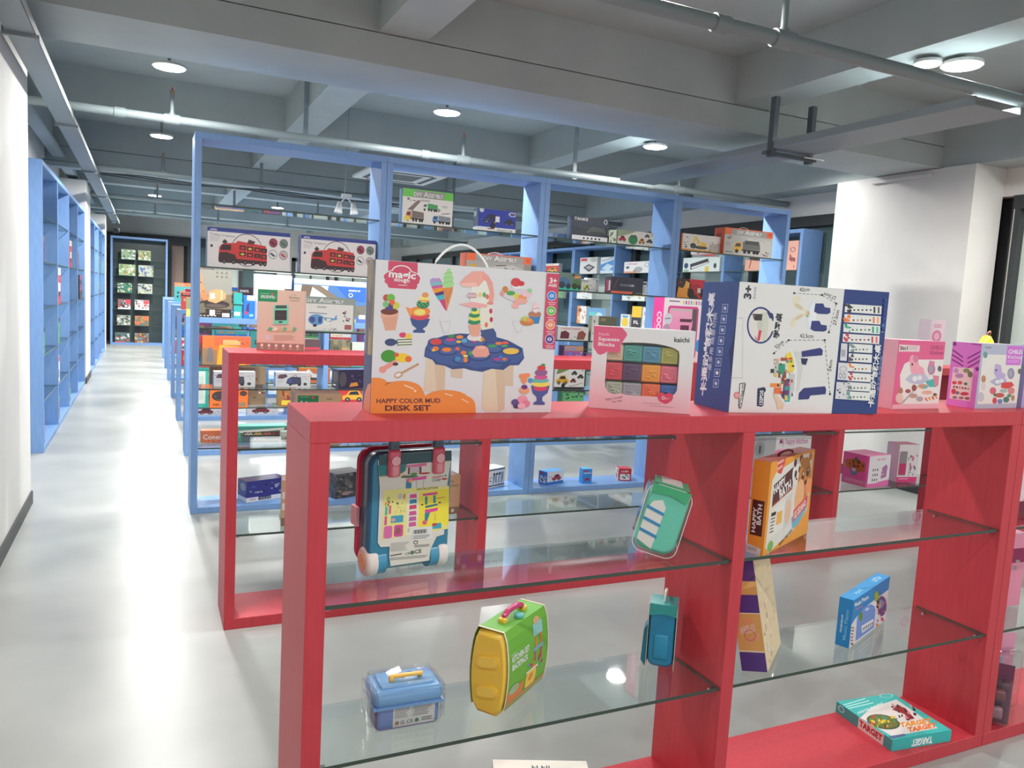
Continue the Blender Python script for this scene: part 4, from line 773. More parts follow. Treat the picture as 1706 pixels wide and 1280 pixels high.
# ------------------------------------------------ big white craft carton
def a_craft(a):
    W_=(220,217,220); a.poly([(108,55),(1528,165),(1455,1228),(70,1230)],W_)
    # red tag with lettering
    a.poly([(205,65),(432,82),(428,270),(415,287),(215,275),(200,262)],(206,76,104))
    a.ell(310,195,148,62,WHT,4,28); a.ell(308,150,78,50,WHT,4); a.ell(310,196,142,56,(206,76,104),4,28); a.ell(308,152,70,44,(206,76,104),4)
    a.ell(250,222,75,34,(206,76,104)); a.ell(380,228,66,30,(206,76,104))
    a.text((207,190),(415,208),52,'magic',WHT,.03); a.text((248,222),(368,234),30,'dough',WHT,.02)
    # two ice cream cones
    a.poly([(525,235),(540,203),(600,200),(618,228),(632,300),(655,455),(640,440),(590,360),(550,295)],(205,90,150))
    for p,c in (([(527,232),(618,228),(622,252),(533,262)],(120,190,190)),([(525,215),(545,200),(600,203),(614,225),(530,238)],(180,150,205)),([(545,285),(628,270),(630,300),(560,318)],(240,150,50)),([(560,318),(630,298),(634,326),(578,345)],(90,50,110)),([(572,338),(636,325),(640,360),(592,372)],(66,180,195)),([(600,372),(642,362),(655,455),(640,438)],(206,66,130))): a.poly(p,c)
    a.poly([(628,275),(706,268),(700,310),(656,455)],(222,140,80)); a.line([(645,290),(668,400)],3,(190,110,60)); a.line([(690,280),(655,390)],3,(190,110,60))
    for x,y,rx,ry in ((666,245,46,30),(668,205,42,28),(670,172,30,25),(672,145,17,20)): a.ell(x,y,rx,ry,(165,215,145))
    for y in (228,192,160): a.line([(632,y+8),(702,y-4)],4,(130,190,120))
    # clay flower pot
    a.poly([(150,480),(285,465),(262,598),(182,602)],(222,160,136)); a.poly([(146,472),(287,456),(284,490),(150,505)],(230,172,148)); a.ell(214,455,68,26,(120,60,50))
    for x,y,r_,c in ((190,350,26,(200,80,70)),(225,352,32,(110,185,70)),(265,410,28,(205,205,80)),(212,420,30,(90,60,130)),(185,400,24,(120,190,120)),(235,385,22,(235,100,70))): a.ell(x,y,r_,r_,c)
    # blue sundae
    a.poly([(372,505),(527,512),(505,565),(470,590),(490,605),(486,620),(398,618),(396,603),(425,588),(390,560)],(66,86,140))
    a.ell(450,490,75,32,(220,70,90)); a.ell(447,455,82,38,(240,140,60)); a.poly([(337,420),(400,440),(375,500)],(240,150,80)); a.ell(448,462,45,24,(240,220,120)); a.ell(472,400,50,34,(40,130,90)); a.ell(482,362,42,26,(240,220,130)); a.ell(490,330,26,20,(230,150,90)); a.line([(440,372),(525,378)],7,(225,110,70))
    for i in range(8): a.ell(430+i*11,395+(i%3)*10,3,3,(230,225,120))
    # cake spoon, fruit plate, brush
    a.ell(225,690,46,28,(60,76,116)); a.rect(262,676,290,702,(60,76,116)); a.poly([(270,660),(385,655),(388,715),(290,728)],(225,225,205))
    for y in (672,692,712): a.line([(272,y),(388,y-4)],7,(70,90,70))
    a.ell(318,635,28,20,(222,60,110)); a.ell(362,645,26,20,(235,200,60))
    a.ell(210,795,60,48,(70,150,50)); a.ell(315,808,55,35,(238,200,50)); a.ell(362,818,26,24,(235,110,50)); a.ell(270,785,18,16,(225,90,60)); a.line([(170,890),(270,835)],34,(232,150,140)); a.ell(165,898,28,26,(232,150,140)); a.ell(262,856,22,12,(80,50,50))
    a.line([(300,930),(440,855)],17,(196,150,116)); a.ell(285,938,34,24,(200,156,124),-20); a.ell(283,938,22,14,(236,225,220),-20)
    # faint cups behind the table
    for x0 in (600,1160): a.poly([(x0,530),(x0+90,525),(x0+70,620),(x0+30,622)],(208,208,212)); a.poly([(x0+10,540),(x0+80,536),(x0+64,610),(x0+36,612)],W_)
    # the little work table
    for p,c in (([(500,810),(640,840),(625,1070),(482,1060)],(222,200,176)),([(560,850),(645,860),(640,1070),(580,1068)],(214,186,160)),([(685,880),(780,880),(775,968),(690,955)],(214,190,166)),([(940,900),(1105,890),(1100,1200),(1060,1222),(960,1220),(925,1195)],(224,204,178)),([(1030,900),(1105,890),(1100,1200),(1050,1222)],(212,186,158)),([(1095,870),(1170,870),(1165,1028),(1100,1020)],(214,190,166))): a.poly(p,c)
    a.poly([(482,800),(490,740),(520,680),(640,640),(760,625),(990,640),(1130,680),(1240,740),(1252,815),(1210,868),(1140,870),(1090,905),(1000,895),(930,918),(840,905),(790,890),(700,898),(640,870),(570,860),(545,825)],(56,76,132))
    a.poly([(486,795),(560,812),(600,850),(700,870),(800,866),(880,892),(960,880),(1050,885),(1110,852),(1200,850),(1250,800),(1240,760),(1100,700),(520,690)],(68,90,150))
    for x,y,rx,ry in ((690,690,80,36),(660,760,78,34),(860,690,110,52),(905,800,88,38),(770,830,70,30),(1020,750,70,30),(1080,830,70,28),(1150,760,80,34),(570,690,60,32),(560,745,50,24)): a.ell(x,y,rx,ry,(52,70,124)); a.ell(x,y-4,rx*.84,ry*.76,(78,100,158))
    for x,y,rx,ry,c in ((575,688,44,24,(215,70,70)),(685,672,36,14,(205,70,130)),(655,748,36,17,(240,130,50)),(570,740,24,18,(236,120,60)),(553,752,14,10,(235,190,60)),(690,645,28,12,(60,140,80)),(755,652,28,14,(236,140,70)),(748,688,20,10,(240,190,60)),(738,742,18,14,(226,100,80)),(785,772,22,16,(235,120,60)),(800,825,16,22,(236,130,50)),(800,796,20,8,(240,225,110)),(740,818,22,18,(70,140,190)),(838,775,18,16,(60,160,90)),(790,680,22,16,(90,170,205)),(945,662,20,18,(236,130,70)),(915,678,18,10,(240,200,60)),(868,684,20,12,(190,50,120)),(1008,722,36,11,(70,160,80)),(1055,702,26,12,(236,130,60)),(1105,698,28,12,(226,90,80)),(1100,722,28,9,(80,160,80)),(1150,762,62,24,(236,190,80)),(1040,822,28,12,(180,60,130)),(1070,806,16,12,(70,120,200)),(1100,822,17,12,(226,110,60))): a.ell(x,y,rx,ry,c)
    a.ell(868,655,56,28,(228,220,216)); a.poly([(846,770),(880,722),(940,720),(972,735),(985,785),(960,806),(870,806)],(232,160,145)); a.ell(925,732,34,14,(240,176,160))
    # machine: navy foot, cream body, pink arch
    a.poly([(915,600),(1010,580),(1035,620),(1042,690),(960,690),(925,640)],(66,84,136))
    a.poly([(915,410),(1010,395),(1018,585),(930,600),(905,560)],(230,224,208)); a.poly([(860,230),(950,190),(985,300),(980,400),(900,410),(840,390),(830,330)],(232,228,218))
    for x,y,c in ((995,455,(205,60,110)),(999,520,(190,50,90)),(960,560,(225,120,90)),(945,330,(80,170,110)),(968,345,(225,110,80)),(913,330,(235,200,120))): a.ell(x,y,13,20,c)
    a.poly([(755,240),(800,190),(855,150),(940,148),(960,200),(900,268),(780,266)],(238,168,155)); a.poly([(756,240),(880,235),(900,268),(780,268)],(246,190,178))
    a.poly([(930,150),(975,180),(1010,240),(1022,330),(1012,400),(975,402),(985,310),(970,240),(935,205)],(236,160,150)); a.ell(990,395,26,12,(226,140,135))
    a.poly([(745,400),(860,385),(970,405),(965,428),(850,430)],(238,172,170)); a.ell(852,335,42,24,(215,190,190)); a.line([(818,322),(884,322)],5,(180,120,130)); a.line([(818,350),(884,350)],5,(180,120,130))
    a.poly([(822,562),(918,552),(905,648),(845,650)],(230,164,142)); a.ell(868,536,48,22,(48,140,96)); a.ell(872,508,44,22,(236,220,100)); a.ell(868,486,42,20,(48,140,96)); a.ell(874,462,34,18,(236,220,100)); a.ell(868,444,22,14,(48,140,96))
    # fruit mess, cupcake, sundae, paste
    a.ell(1185,330,112,52,(214,206,214),12); 
    for x,y,rx,ry,c in ((1200,260,44,26,(230,230,228)),(1190,235,38,34,(214,66,70)),(1230,245,26,20,(206,56,64)),(1108,290,22,26,(205,130,60)),(1150,318,34,18,(80,165,80)),(1195,342,24,22,(225,205,80)),(1240,350,36,22,(236,150,90)),(1275,320,42,28,(232,196,205)),(1295,300,20,16,(150,205,150)),(1085,320,16,20,(232,150,150)),(1225,380,56,22,(236,170,160)),(1185,415,28,20,(240,170,165))): a.ell(x,y,rx,ry,c)
    a.poly([(1290,500),(1380,490),(1365,552),(1310,552)],(60,130,190)); a.ell(1335,480,50,24,(186,126,96)); a.ell(1342,440,26,30,(236,222,220)); a.ell(1342,410,18,18,(240,200,205)); a.line([(1318,440),(1368,432)],5,(215,80,100)); a.ell(1275,540,55,28,(206,126,66)); a.ell(1262,515,30,20,(190,200,90)); a.ell(1290,525,24,16,(240,150,90))
    a.poly([(1304,1025),(1446,1025),(1430,1080),(1390,1110),(1388,1140),(1410,1155),(1405,1170),(1320,1168),(1322,1152),(1348,1140),(1345,1108),(1315,1080)],(76,84,150))
    for x,y,rx,ry,c in ((1375,1045,55,22,(206,60,100)),(1378,1015,70,20,(238,210,90)),(1375,985,66,20,(110,180,170)),(1380,960,50,20,(210,80,140)),(1382,925,48,26,(150,90,140)),(1385,890,32,20,(220,60,60)),(1398,868,16,10,(70,140,70)),(1250,970,24,40,(240,140,90)),(1232,950,22,16,(240,140,90)),(1275,945,22,16,(240,140,90)),(1298,985,18,18,(70,150,200)),(1252,1060,40,28,(236,160,120)),(1252,1035,24,18,(110,50,120)),(1180,1150,30,24,(96,76,140)),(1190,1180,24,16,(70,60,110)),(1238,1130,38,34,(236,150,170)),(1262,1160,34,26,(226,130,155)),(1228,1178,30,22,(240,176,186))): a.ell(x,y,rx,ry,c)
    # age strip
    a.poly([(1430,166),(1528,172),(1489,748),(1400,742),(1395,728)],(206,72,100)); a.text((1450,240),(1505,244),40,'3+',WHT,.03); a.text((1440,268),(1505,272),22,'AGES',WHT,.02)
    for cx,cy,c in ((1467,340,(60,140,215)),(1461,455,(110,190,80)),(1454,562,(236,140,90)),(1447,672,(96,66,150))):
        a.ell(cx,cy,36,38,(235,215,220)); a.ell(cx,cy,32,34,c); a.ell(cx,cy,16,12,(235,235,235)); a.ell(cx,cy,7,7,c); a.line([(cx-32,cy+50),(cx+32,cy+53)],6,(232,180,195)); a.line([(cx-26,cy+64),(cx+26,cy+66)],6,(232,180,195))
    # orange cloud
    pts=[(70,1230),(74,962)]
    for cx,cy,rx,ry,a0,a1 in ((110,1010,95,52,-110,-5),(310,1060,160,78,-150,-15),(650,1120,170,66,-160,-15),(800,1180,75,78,-110,0)):
        for k in range(9):
            t=R(a0+(a1-a0)*k/8); pts.append((cx+rx*math.cos(t),cy+ry*math.sin(t)))
    pts.append((877,1229)); a.poly(pts,(236,140,62))
    a.line([(330,1015),(400,1045)],9,(250,215,180)); a.line([(640,1080),(700,1098)],7,(250,215,180)); a.line([(770,1122),(820,1150)],7,(250,215,180)); a.ell(412,1060,9,9,(250,215,180))
    a.text((116,1150),(606,1150),34,'HAPPY COLOR MUD',(112,50,50),.03); a.text((182,1207),(530,1207),40,'DESK SET',(100,40,44),.035)
def a_craftL(a):
    a.rect(0,0,1,1,(126,120,118)); a.bits(0,0,1,.62,60,[(150,136,110),(104,98,110),(166,150,120),(120,104,110),(140,132,134)],4,.25)
    a.poly([(.45,.5),(.7,.5),(.72,.62),(.5,.62)],(190,170,110)); a.rect(0,.62,1,1,(72,84,128)); a.poly([(.1,1),(.2,.9),(.6,.82),(1,.8),(1,1)],(236,160,120))
craft=carton('large white craft carton with orange cloud and ice cream pictures on the front red shelf',.492,1.825,ZT,.487,.078,.368,-1.2,(222,219,222),a_craft,left=a_craftL,corners=((108,55),(1528,165),(1455,1228),(70,1230)),topc=(224,222,224))
b=MB(); n=18
b.tube([(.155+.15*i/n,.04,.36+.062*math.sin(math.pi*i/n)**.7) for i in range(n+1)],.0032,mat((240,240,238),.4),8)
b.build('carry_handle',craft)['label']='white plastic carry handle'

# ------------------------------------------------ squeeze block carton with a real window
def ringface(mb,w,h,hole,y,mm,th=0.0012):
    """front sheet at depth y with a window; hole = list of (x,z)"""
    cx=sum(p[0] for p in hole)/len(hole); cz=sum(p[1] for p in hole)/len(hole); n=len(hole); outer=[]
    ang=[math.atan2(p[1]-cz,p[0]-cx) for p in hole]
    vs=[]; 
    def proj(t):
        dx,dz=math.cos(t),math.sin(t); k=1e9
        if dx>1e-9: k=min(k,(w-cx)/dx)
        if dx<-1e-9: k=min(k,-cx/dx)
        if dz>1e-9: k=min(k,(h-cz)/dz)
        if dz<-1e-9: k=min(k,-cz/dz)
        return (cx+dx*k,cz+dz*k)
    corners=[(w,h),(0,h),(0,0),(w,0)]
    for i in range(n):
        j=(i+1)%n; p,q=hole[i],hole[j]; a,b_=proj(ang[i]),proj(ang[j])
        poly=[p,a]
        for c in corners:
            t=math.atan2(c[1]-cz,c[0]-cx); lo,hi=ang[i],ang[j]
            d=(hi-lo)%(2*math.pi); e=(t-lo)%(2*math.pi)
            if 1e-6<e<d-1e-6 and d<math.pi: poly.append(c)
        poly+= [b_,q]
        mb.add([(x,y,z) for x,z in poly],[list(range(len(poly)))[::-1]],mm)
        mb.add([(p[0],y,p[1]),(q[0],y,q[1]),(q[0],y+.012,q[1]),(p[0],y+.012,p[1])],[(0,1,2,3)],mm)
kw,kh,kd=.283,.233,.062
t=empty('toy_box',(1.143,1.896,ZT),R(-31),'white and pink window carton of coloured squeeze blocks on the front red shelf','toy box')
LABELS.add(t['label'])
KC=((105,160),(1335,215),(1255,1215),(60,1130))
mb=MB(); km=noisy('carton_white_pink',(222,216,216),(228,212,216),(1,1,1),2,.4)
km=bpy.data.materials.new('white_to_pink_print'); km.use_nodes=True
nt=km.node_tree; tc=nt.nodes.new('ShaderNodeTexCoord'); sp=nt.nodes.new('ShaderNodeSeparateXYZ'); cr=nt.nodes.new('ShaderNodeValToRGB')
nt.links.new(tc.outputs['Generated'],sp.inputs[0]); nt.links.new(sp.outputs['Z'],cr.inputs[0]); nt.links.new(cr.outputs[0],nt.nodes['Principled BSDF'].inputs['Base Color'])
cr.color_ramp.elements[0].color=rgb((232,184,192)); cr.color_ramp.elements[1].color=rgb((226,226,226)); cr.color_ramp.elements[0].position=.12; cr.color_ramp.elements[1].position=.6; nt.nodes['Principled BSDF'].inputs['Roughness'].default_value=.42
Fk=Art(mb,(0,0,kh),(1,0,0),(0,0,-1),kw,kh,KC)
hp=[(268,480),(300,470),(400,480),(430,440),(440,365),(520,358),(700,360),(860,372),(980,395),(1080,425),(1125,455),(1136,500),(1128,640),(1112,850),(1105,930),(1080,970),(1040,1000),(960,1012),(700,1000),(560,990),(500,985),(430,962),(360,975),(290,955),(255,900),(248,830),(256,700),(262,600)]
hole=[Fk.uv(p) for p in hp]; hole=[(u,kh-v) for u,v in hole]
# order hole counter-clockwise seen in x,z
area=sum(hole[i][0]*hole[(i+1)%len(hole)][1]-hole[(i+1)%len(hole)][0]*hole[i][1] for i in range(len(hole)))
if area<0: hole=hole[::-1]
ringface(mb,kw,kh,hole,0,km)
mb.box((0,.0005,0),(kw,kd,.001),km); mb.box((0,.0005,kh-.001),(kw,kd,kh),km); mb.box((0,.0005,0),(.001,kd,kh),km); mb.box((kw-.001,.0005,0),(kw,kd,kh),km); mb.box((0,kd-.001,0),(kw,kd,kh),km)
Fk.poly([(108,160),(440,178),(498,245),(502,272),(430,385),(425,440),(412,476),(375,486),(262,470),(245,488),(190,510),(158,498),(104,420)],(222,98,132))
Fk.text((165,272),(292,278),34,'Stack',(240,200,210),.0); Fk.text((162,335),(412,345),42,'Squeeze',WHT,.02); Fk.text((160,398),(355,410),42,'Blocks',WHT,.02)
Fk.text((1070,345),(1255,350),58,'kaichi',(50,50,54),.02)
Fk.text((265,1050),(460,1018),30,"Baby's Growth",(120,80,90),0); Fk.text((335,1078),(455,1060),26,'Our Faith',(120,80,90),0)
Fk.line([(700,1078),(910,1092)],7,(190,140,150)); Fk.line([(775,1112),(1070,1132)],7,(190,140,150))
Fk.ell(920,1000,50,46,(214,70,100)); Fk.ell(1010,1005,50,46,(214,70,100)); Fk.poly([(874,1020),(1056,1025),(1040,1055),(985,1088),(950,1088),(890,1055)],(214,70,100)); Fk.text((922,1038),(960,1040),42,'0',WHT,0); Fk.text((965,1036),(1010,1038),20,'yr+',WHT,0)
mb.build('carton',t)
rows_=[[(214,190,160),(84,160,150),(90,150,176),(176,172,90)],[(214,76,90),(96,66,104),(245,160,60),(224,110,130)],[(170,176,158),(160,156,166),(236,110,66),(50,96,168)]]
xs=[260,462,690,915,1125]; zs=[365,590,820,1010]
for r_ in range(3):
    for c_ in range(4):
        p0=Fk.uv((xs[c_]+(-8 if r_ else 0),zs[r_]+(c_*14))); p1=Fk.uv((xs[c_+1]+(-8 if r_ else 0),zs[r_+1]+(c_*14)))
        x0,x1=p0[0]+.001,p1[0]-.001; za,zb=kh-p1[1]+.001,kh-p0[1]-.001
        g=MB(); c=rows_[r_][c_]
        g.rbox((x0,.010,za),(x1,.052,zb),.004,2,mat(c,.35))
        lc=tuple(min(255,int(v*1.12+8)) for v in c)
        cx,cz=(x0+x1)/2,(za+zb)/2; rx=(x1-x0)*.3
        g.box((x0+.005,.0085,zb-.0065),(x1-.005,.0102,zb-.0045),mat(lc,.35)); g.box((x0+.005,.0085,za+.0045),(x1-.005,.0102,za+.0065),mat(lc,.35))
        g.box((x0+.0045,.0085,za+.005),(x0+.0065,.0102,zb-.005),mat(lc,.35)); g.box((x1-.0065,.0085,za+.005),(x1-.0045,.0102,zb-.005),mat(lc,.35))
        rg=random.Random(r_*4+c_)
        for q in range(4):
            ax=cx+rx*(rg.random()-.5)*1.4; az=cz+rx*(rg.random()-.5)*1.4
            g.tube([(ax-rx*.45,.009,az),(ax,.0075,az+rx*.35*(rg.random()-.3)),(ax+rx*.45,.009,az-rx*.2)],.0022,mat(lc,.35),6)
        g.build('squeeze_block',t)
g=MB(); g.add([(x,.003,z) for x,z in hole],[list(range(len(hole)))[::-1]],FILM); g.build('clear_window',t)

# ------------------------------------------------ blue and white building table carton
OC=((420,90),(1655,175),(1550,1158),(330,1137)); OL=((110,90),(420,90),(330,1137),(25,1060))
DB=(44,62,124)
def icon(a,cx,cy,r_): a.ring(cx,cy,r_,r_,3,(190,205,235)); a.ell(cx,cy,r_*.45,r_*.45,(190,205,235),n=8)
def a_octo(a):
    a.poly(OC,(222,220,218))
    a.poly([(1282,150),(1655,175),(1550,1158),(1175,1152)],(44,64,122))
    # age mark
    a.text((508,232),(522,124),60,'3+',(60,60,72),.05); a.text((548,232),(560,132),22,'适合年龄',(70,72,90),0)
    # round inset
    a.ring(590,440,112,148,13,(44,60,118),20,345); a.ell(590,440,98,134,(222,216,210)); a.poly([(600,340),(640,332),(655,420),(640,560),(600,565)],(205,206,190)); a.poly([(525,348),(606,350),(600,405),(540,400)],(66,54,58)); a.bits(505,340,545,400,6,[(200,150,150),(90,60,60)],2,.12); a.ell(585,440,24,40,(200,196,186)); a.poly([(575,480),(600,480),(585,560),(560,570)],(214,66,96)); a.poly([(640,330),(690,345),(700,385),(665,385)],(50,58,110)); a.poly([(545,520),(570,560),(545,560)],(170,160,140))
    a.text((742,548),(772,345),54,'学习桌',(44,44,52),.05)
    # rabbit-eared chair
    a.poly([(850,250),(855,215),(900,200),(922,222),(905,260),(925,290),(985,325),(985,345),(930,325),(870,300)],(224,214,190)); a.poly([(830,430),(850,380),(900,345),(985,340),(985,360),(930,375),(880,410),(870,450),(845,460)],(224,212,186)); a.ell(905,290,38,14,(206,192,166),35); a.ell(905,375,38,12,(206,192,166),-30)
    a.ell(1005,360,42,115,(216,218,224),8); a.ell(1018,360,30,104,(228,230,234),8); a.ell(978,350,16,30,(190,200,160)); a.ell(985,345,8,10,(236,150,110)); a.ell(972,365,7,8,(90,160,120))
    for y0,dx in ((290,0),(430,-30)): a.poly([(1040+dx,y0-25),(1105+dx,y0-25),(1118+dx,y0+5),(1165+dx,y0+12),(1165+dx,y0+50),(1140+dx,y0+62),(1060+dx,y0+58),(1030+dx,y0+40)],(54,60,120))
    # dimensions
    K=(50,50,56)
    a.dash((865,182),(1095,197),7,4,K); a.dash((1095,197),(1215,266),4,4,K); a.dash((1212,266),(1152,497),7,4,K); a.dash((820,560),(1118,560),8,4,K); a.dash((700,665),(820,560),4,4,K); a.dash((1118,560),(1162,995),12,4,K)
    for x,y in ((865,182),(1095,197),(1213,266),(1152,497),(820,560),(1118,560),(700,665),(1162,995)): a.ell(x,y,9,9,K,n=8)
    a.text((910,168),(992,166),30,'42cm',K,0); a.text((1215,212),(1115,175),28,'27.5cm',K,0); a.text((1210,442),(1240,322),28,'27.5cm',K,0); a.text((912,540),(1022,543),32,'42.5cm',K,0); a.text((722,630),(782,578),28,'52cm',K,0); a.text((1172,812),(1182,722),26,'54cm',K,0)
    # building table seen on its side
    a.poly([(870,650),(930,655),(925,705),(900,720),(940,760),(905,960),(870,990),(880,800)],(208,206,204)); a.poly([(925,650),(1080,622),(1102,640),(1098,682),(1000,690),(930,695)],(54,58,118)); a.poly([(922,705),(980,708),(962,760),(928,752)],(46,50,84)); a.poly([(945,945),(1120,932),(1130,955),(1125,995),(1000,1005),(985,1035),(900,1038),(905,985)],(54,58,118))
    a.poly([(800,655),(840,628),(872,690),(890,800),(885,900),(872,1000),(845,1060),(800,1085),(760,1050),(800,900)],(226,226,226)); a.poly([(792,680),(832,645),(862,720),(868,800),(820,820)],(232,206,70)); a.poly([(820,830),(872,830),(866,960),(830,1040),(790,1040)],(196,196,194)); a.poly([(780,900),(830,880),(825,1000),(800,1055),(765,1020)],(110,70,110))
    for x0,y0,x1,y1,c in ((755,700,810,725,(176,80,50)),(735,750,790,815,(50,150,120)),(800,720,850,740,(60,150,90)),(700,710,740,760,(196,176,156)),(700,780,735,830,(190,190,180)),(672,790,700,822,(60,60,62)),(735,815,800,860,(130,80,66)),(760,860,800,910,(150,50,60)),(790,870,830,890,(60,60,110)),(670,905,760,935,(236,140,60)),(700,940,760,990,(226,110,60)),(790,930,832,960,(40,170,180)),(760,970,800,1010,(90,50,100)),(785,1000,830,1055,(60,170,170)),(820,700,850,715,(200,70,60)),(845,760,866,775,(60,60,60)),(725,1070,775,1110,(226,190,160))): a.rect(x0,y0,x1,y1,c)
    a.bits(700,690,860,1050,26,[(200,70,60),(60,150,110),(226,190,80),(60,60,70),(210,150,110),(230,230,225)],8,.07); a.poly([(690,985),(735,1010),(770,1080),(735,1118),(722,1070)],(226,196,166))
    # logos
    a.poly([(418,905),(462,898),(468,912),(432,1100),(418,1108),(408,1090)],(60,60,66)); a.poly([(422,912),(460,905),(430,1095),(414,1092)],(226,226,222)); a.text((436,1092),(462,912),24,'OCTONAUTS',(48,48,56),.035)
    a.ell(396,1000,24,28,(200,60,56)); a.ring(396,1000,18,21,4,(236,225,222)); a.ell(396,1000,7,9,(226,215,212))
    a.poly([(565,945),(620,935),(632,950),(618,975),(612,1080),(600,1092),(560,1085)],(44,48,80)); a.text((604,1078),(612,962),28,'132POS',WHT,.03); a.line([(620,975),(630,955)],10,(44,48,80))
    # white press-out flap marks
    a.line([(405,378),(445,382)],3,(180,178,176)); a.line([(445,382),(443,860)],2,(200,198,196)); a.line([(350,857),(443,860)],3,(190,188,186)); a.rect(332,590,352,640,(60,64,84))
    # panel of little pictures
    for i,(y0,c) in enumerate(((268,(60,60,64)),(350,(236,130,70)),(428,(50,160,130)),(508,(205,70,90)))):
        dx=-6*i; a.poly([(1284+dx,y0),(1588+dx,y0+18),(1584+dx,y0+86),(1280+dx,y0+66)],(226,226,222)); a.bits(1288+dx,y0+6,1335+dx,y0+64,5,[c],i,.28)
        for k in range(5): a.ell(1360+dx+34*k,y0+50,9,8,(c if k%2 else (80,70,70)),n=6); a.ell(1360+dx+34*k,y0+24,3,3,(120,120,120),n=5)
        a.rect(1520+dx,y0+24,1535+dx,y0+74,c); a.rect(1555+dx,y0+26,1570+dx,y0+76,tuple(min(255,v+30) for v in c))
    for i,(y0,c) in enumerate(((588,(130,150,140)),(666,(90,80,100)),(745,(236,130,70)),(822,(200,66,76)),(898,(120,130,136)),(972,(110,150,150)))):
        dx=-4*i; a.poly([(1318+dx,y0),(1512+dx,y0+12),(1508+dx,y0+78),(1314+dx,y0+66)],(226,226,222)); a.bits(1320+dx,y0+6,1358+dx,y0+64,5,[c],i,.3)
        for k in range(4): a.ell(1375+dx+30*k,y0+48,8,8,c if k%2 else (90,84,84),n=6)
    for q in ([(1250,585),(1302,588),(1296,728),(1240,724)],[(1228,740),(1310,746),(1302,884),(1218,878)],[(1212,896),(1300,902),(1292,1038),(1200,1032)]): a.poly(q,(214,212,216))
    for y in range(8): a.line([(1250,640+y*7),(1284,642+y*7)],3,(60,60,66))
    for q in ((1236,770,1296,815),(1232,822,1256,868),(1262,824,1288,870)): a.ring((q[0]+q[2])/2,(q[1]+q[3])/2,(q[2]-q[0])/2,(q[3]-q[1])/2,4,(130,120,126))
    a.bits(1215,910,1285,1025,9,[(90,80,76),(200,180,150),(60,60,60)],4,.1)
    a.text((1522,1105),(1584,598),54,'卡通动物积木桌',(230,230,228),.03); a.text((1560,1010),(1600,690),24,'一桌多用 随意切换',(150,165,205),0)
    for i in range(7): a.rect(1606-i*3,225+i*38,1630-i*3,250+i*38,(52,76,138)); 
    a.text((1602,500),(1606,430),20,'1 2',(120,180,215),0)
def a_octoL(a):
    a.poly(OL,(46,72,134)); a.text((132,1000),(212,172),58,'卡通动物积木桌',(222,226,232),.035); a.text((170,862),(228,332),32,'一桌多用 随意切换',(206,212,226),0)
    for i in range(8):
        x=298-11*i; y=298+86*i; a.poly([(x-24,y-34),(x+26,y-32),(x+18,y+34),(x-30,y+32)],(150,170,210)); a.poly([(x-20,y-28),(x+20,y-27),(x+14,y+27),(x-26,y+26)],(48,72,134)); a.ell(x-3,y,12,16,(190,200,225) if i not in(6,) else WHT,n=8)
    a.poly([(390,385),(420,380),(350,860),(330,640),(362,560)],(30,48,100))
carton('big blue and white building table carton with Chinese lettering on the front red shelf',1.549,1.777,ZT,.54,.192,.381,-7.0,(222,220,218),a_octo,left=a_octoL,corners=OC,lcorners=OL,topc=(214,214,216))

# ------------------------------------------------ pink and lavender toy cartons at right
def a_pink(a):
    P=(224,96,142); a.poly([(275,420),(780,430),(700,1165),(205,1170)],P)
    a.poly([(300,1130),(290,800),(335,680),(420,632),(760,628),(705,1110),(290,1115)],(230,222,218)); a.poly([(215,1120),(710,1108),(704,1165),(205,1168)],(232,176,186))
    a.poly([(280,470),(500,478),(492,545),(274,548)],(228,204,206)); a.text((285,528),(368,528),40,'3in1',(60,50,54),.03); a.lines(380,490,480,530,2,(200,160,170))
    a.text((612,515),(755,515),40,'CHILD',(150,60,96),.02); a.text((610,572),(752,572),40,'Kitchen',(150,60,96),.02)
    # toy pony vanity
    PK2=(236,160,176); a.poly([(385,640),(400,590),(430,580),(440,620),(480,640),(495,700),(540,720),(555,790),(520,830),(430,820),(400,760)],PK2); a.ell(455,625,30,40,(214,130,160)); a.ell(418,684,9,14,(60,50,60)); a.poly([(345,850),(400,790),(560,790),(600,850),(520,905),(400,890)],(190,186,206)); a.ell(448,840,28,30,(226,226,232)); a.ell(500,830,24,26,(226,226,232))
    a.ell(625,735,42,62,(190,120,160)); a.ell(622,735,24,42,(160,160,170)); a.poly([(590,690),(605,640),(660,650),(660,690)],(214,130,160)); a.poly([(560,870),(640,840),(690,860),(680,930),(600,930)],(80,176,170)); a.poly([(640,800),(710,810),(700,920),(660,920)],(214,130,150))
    for x,y,rx,ry,c in ((540,925,50,26,(214,140,110)),(440,940,26,36,(150,80,70)),(560,930,26,16,(90,180,180)),(375,975,30,22,(170,80,90)),(580,990,60,22,(226,170,150)),(430,1025,46,26,(190,150,140)),(500,1060,38,28,(176,160,170)),(665,1015,22,18,(110,80,40)),(295,970,26,36,(176,120,96)),(285,1050,40,55,(226,190,180)),(715,730,22,32,(110,90,104))): a.ell(x,y,rx,ry,c)
    for k in range(4): a.poly([(550+k*36,1050-k*8),(570+k*36,1045-k*8),(590+k*36,1080-k*8),(574+k*36,1085-k*8)],((226,110,90),(236,160,70),(200,90,90),(230,150,110))[k])
carton('pink play kitchen carton with pony picture right of the blue and white carton',2.262,1.80,ZT,.243,.11,.233,2,(224,120,156),a_pink,corners=((275,420),(780,430),(700,1165),(205,1170)),side=(226,170,186),topc=(236,150,176))
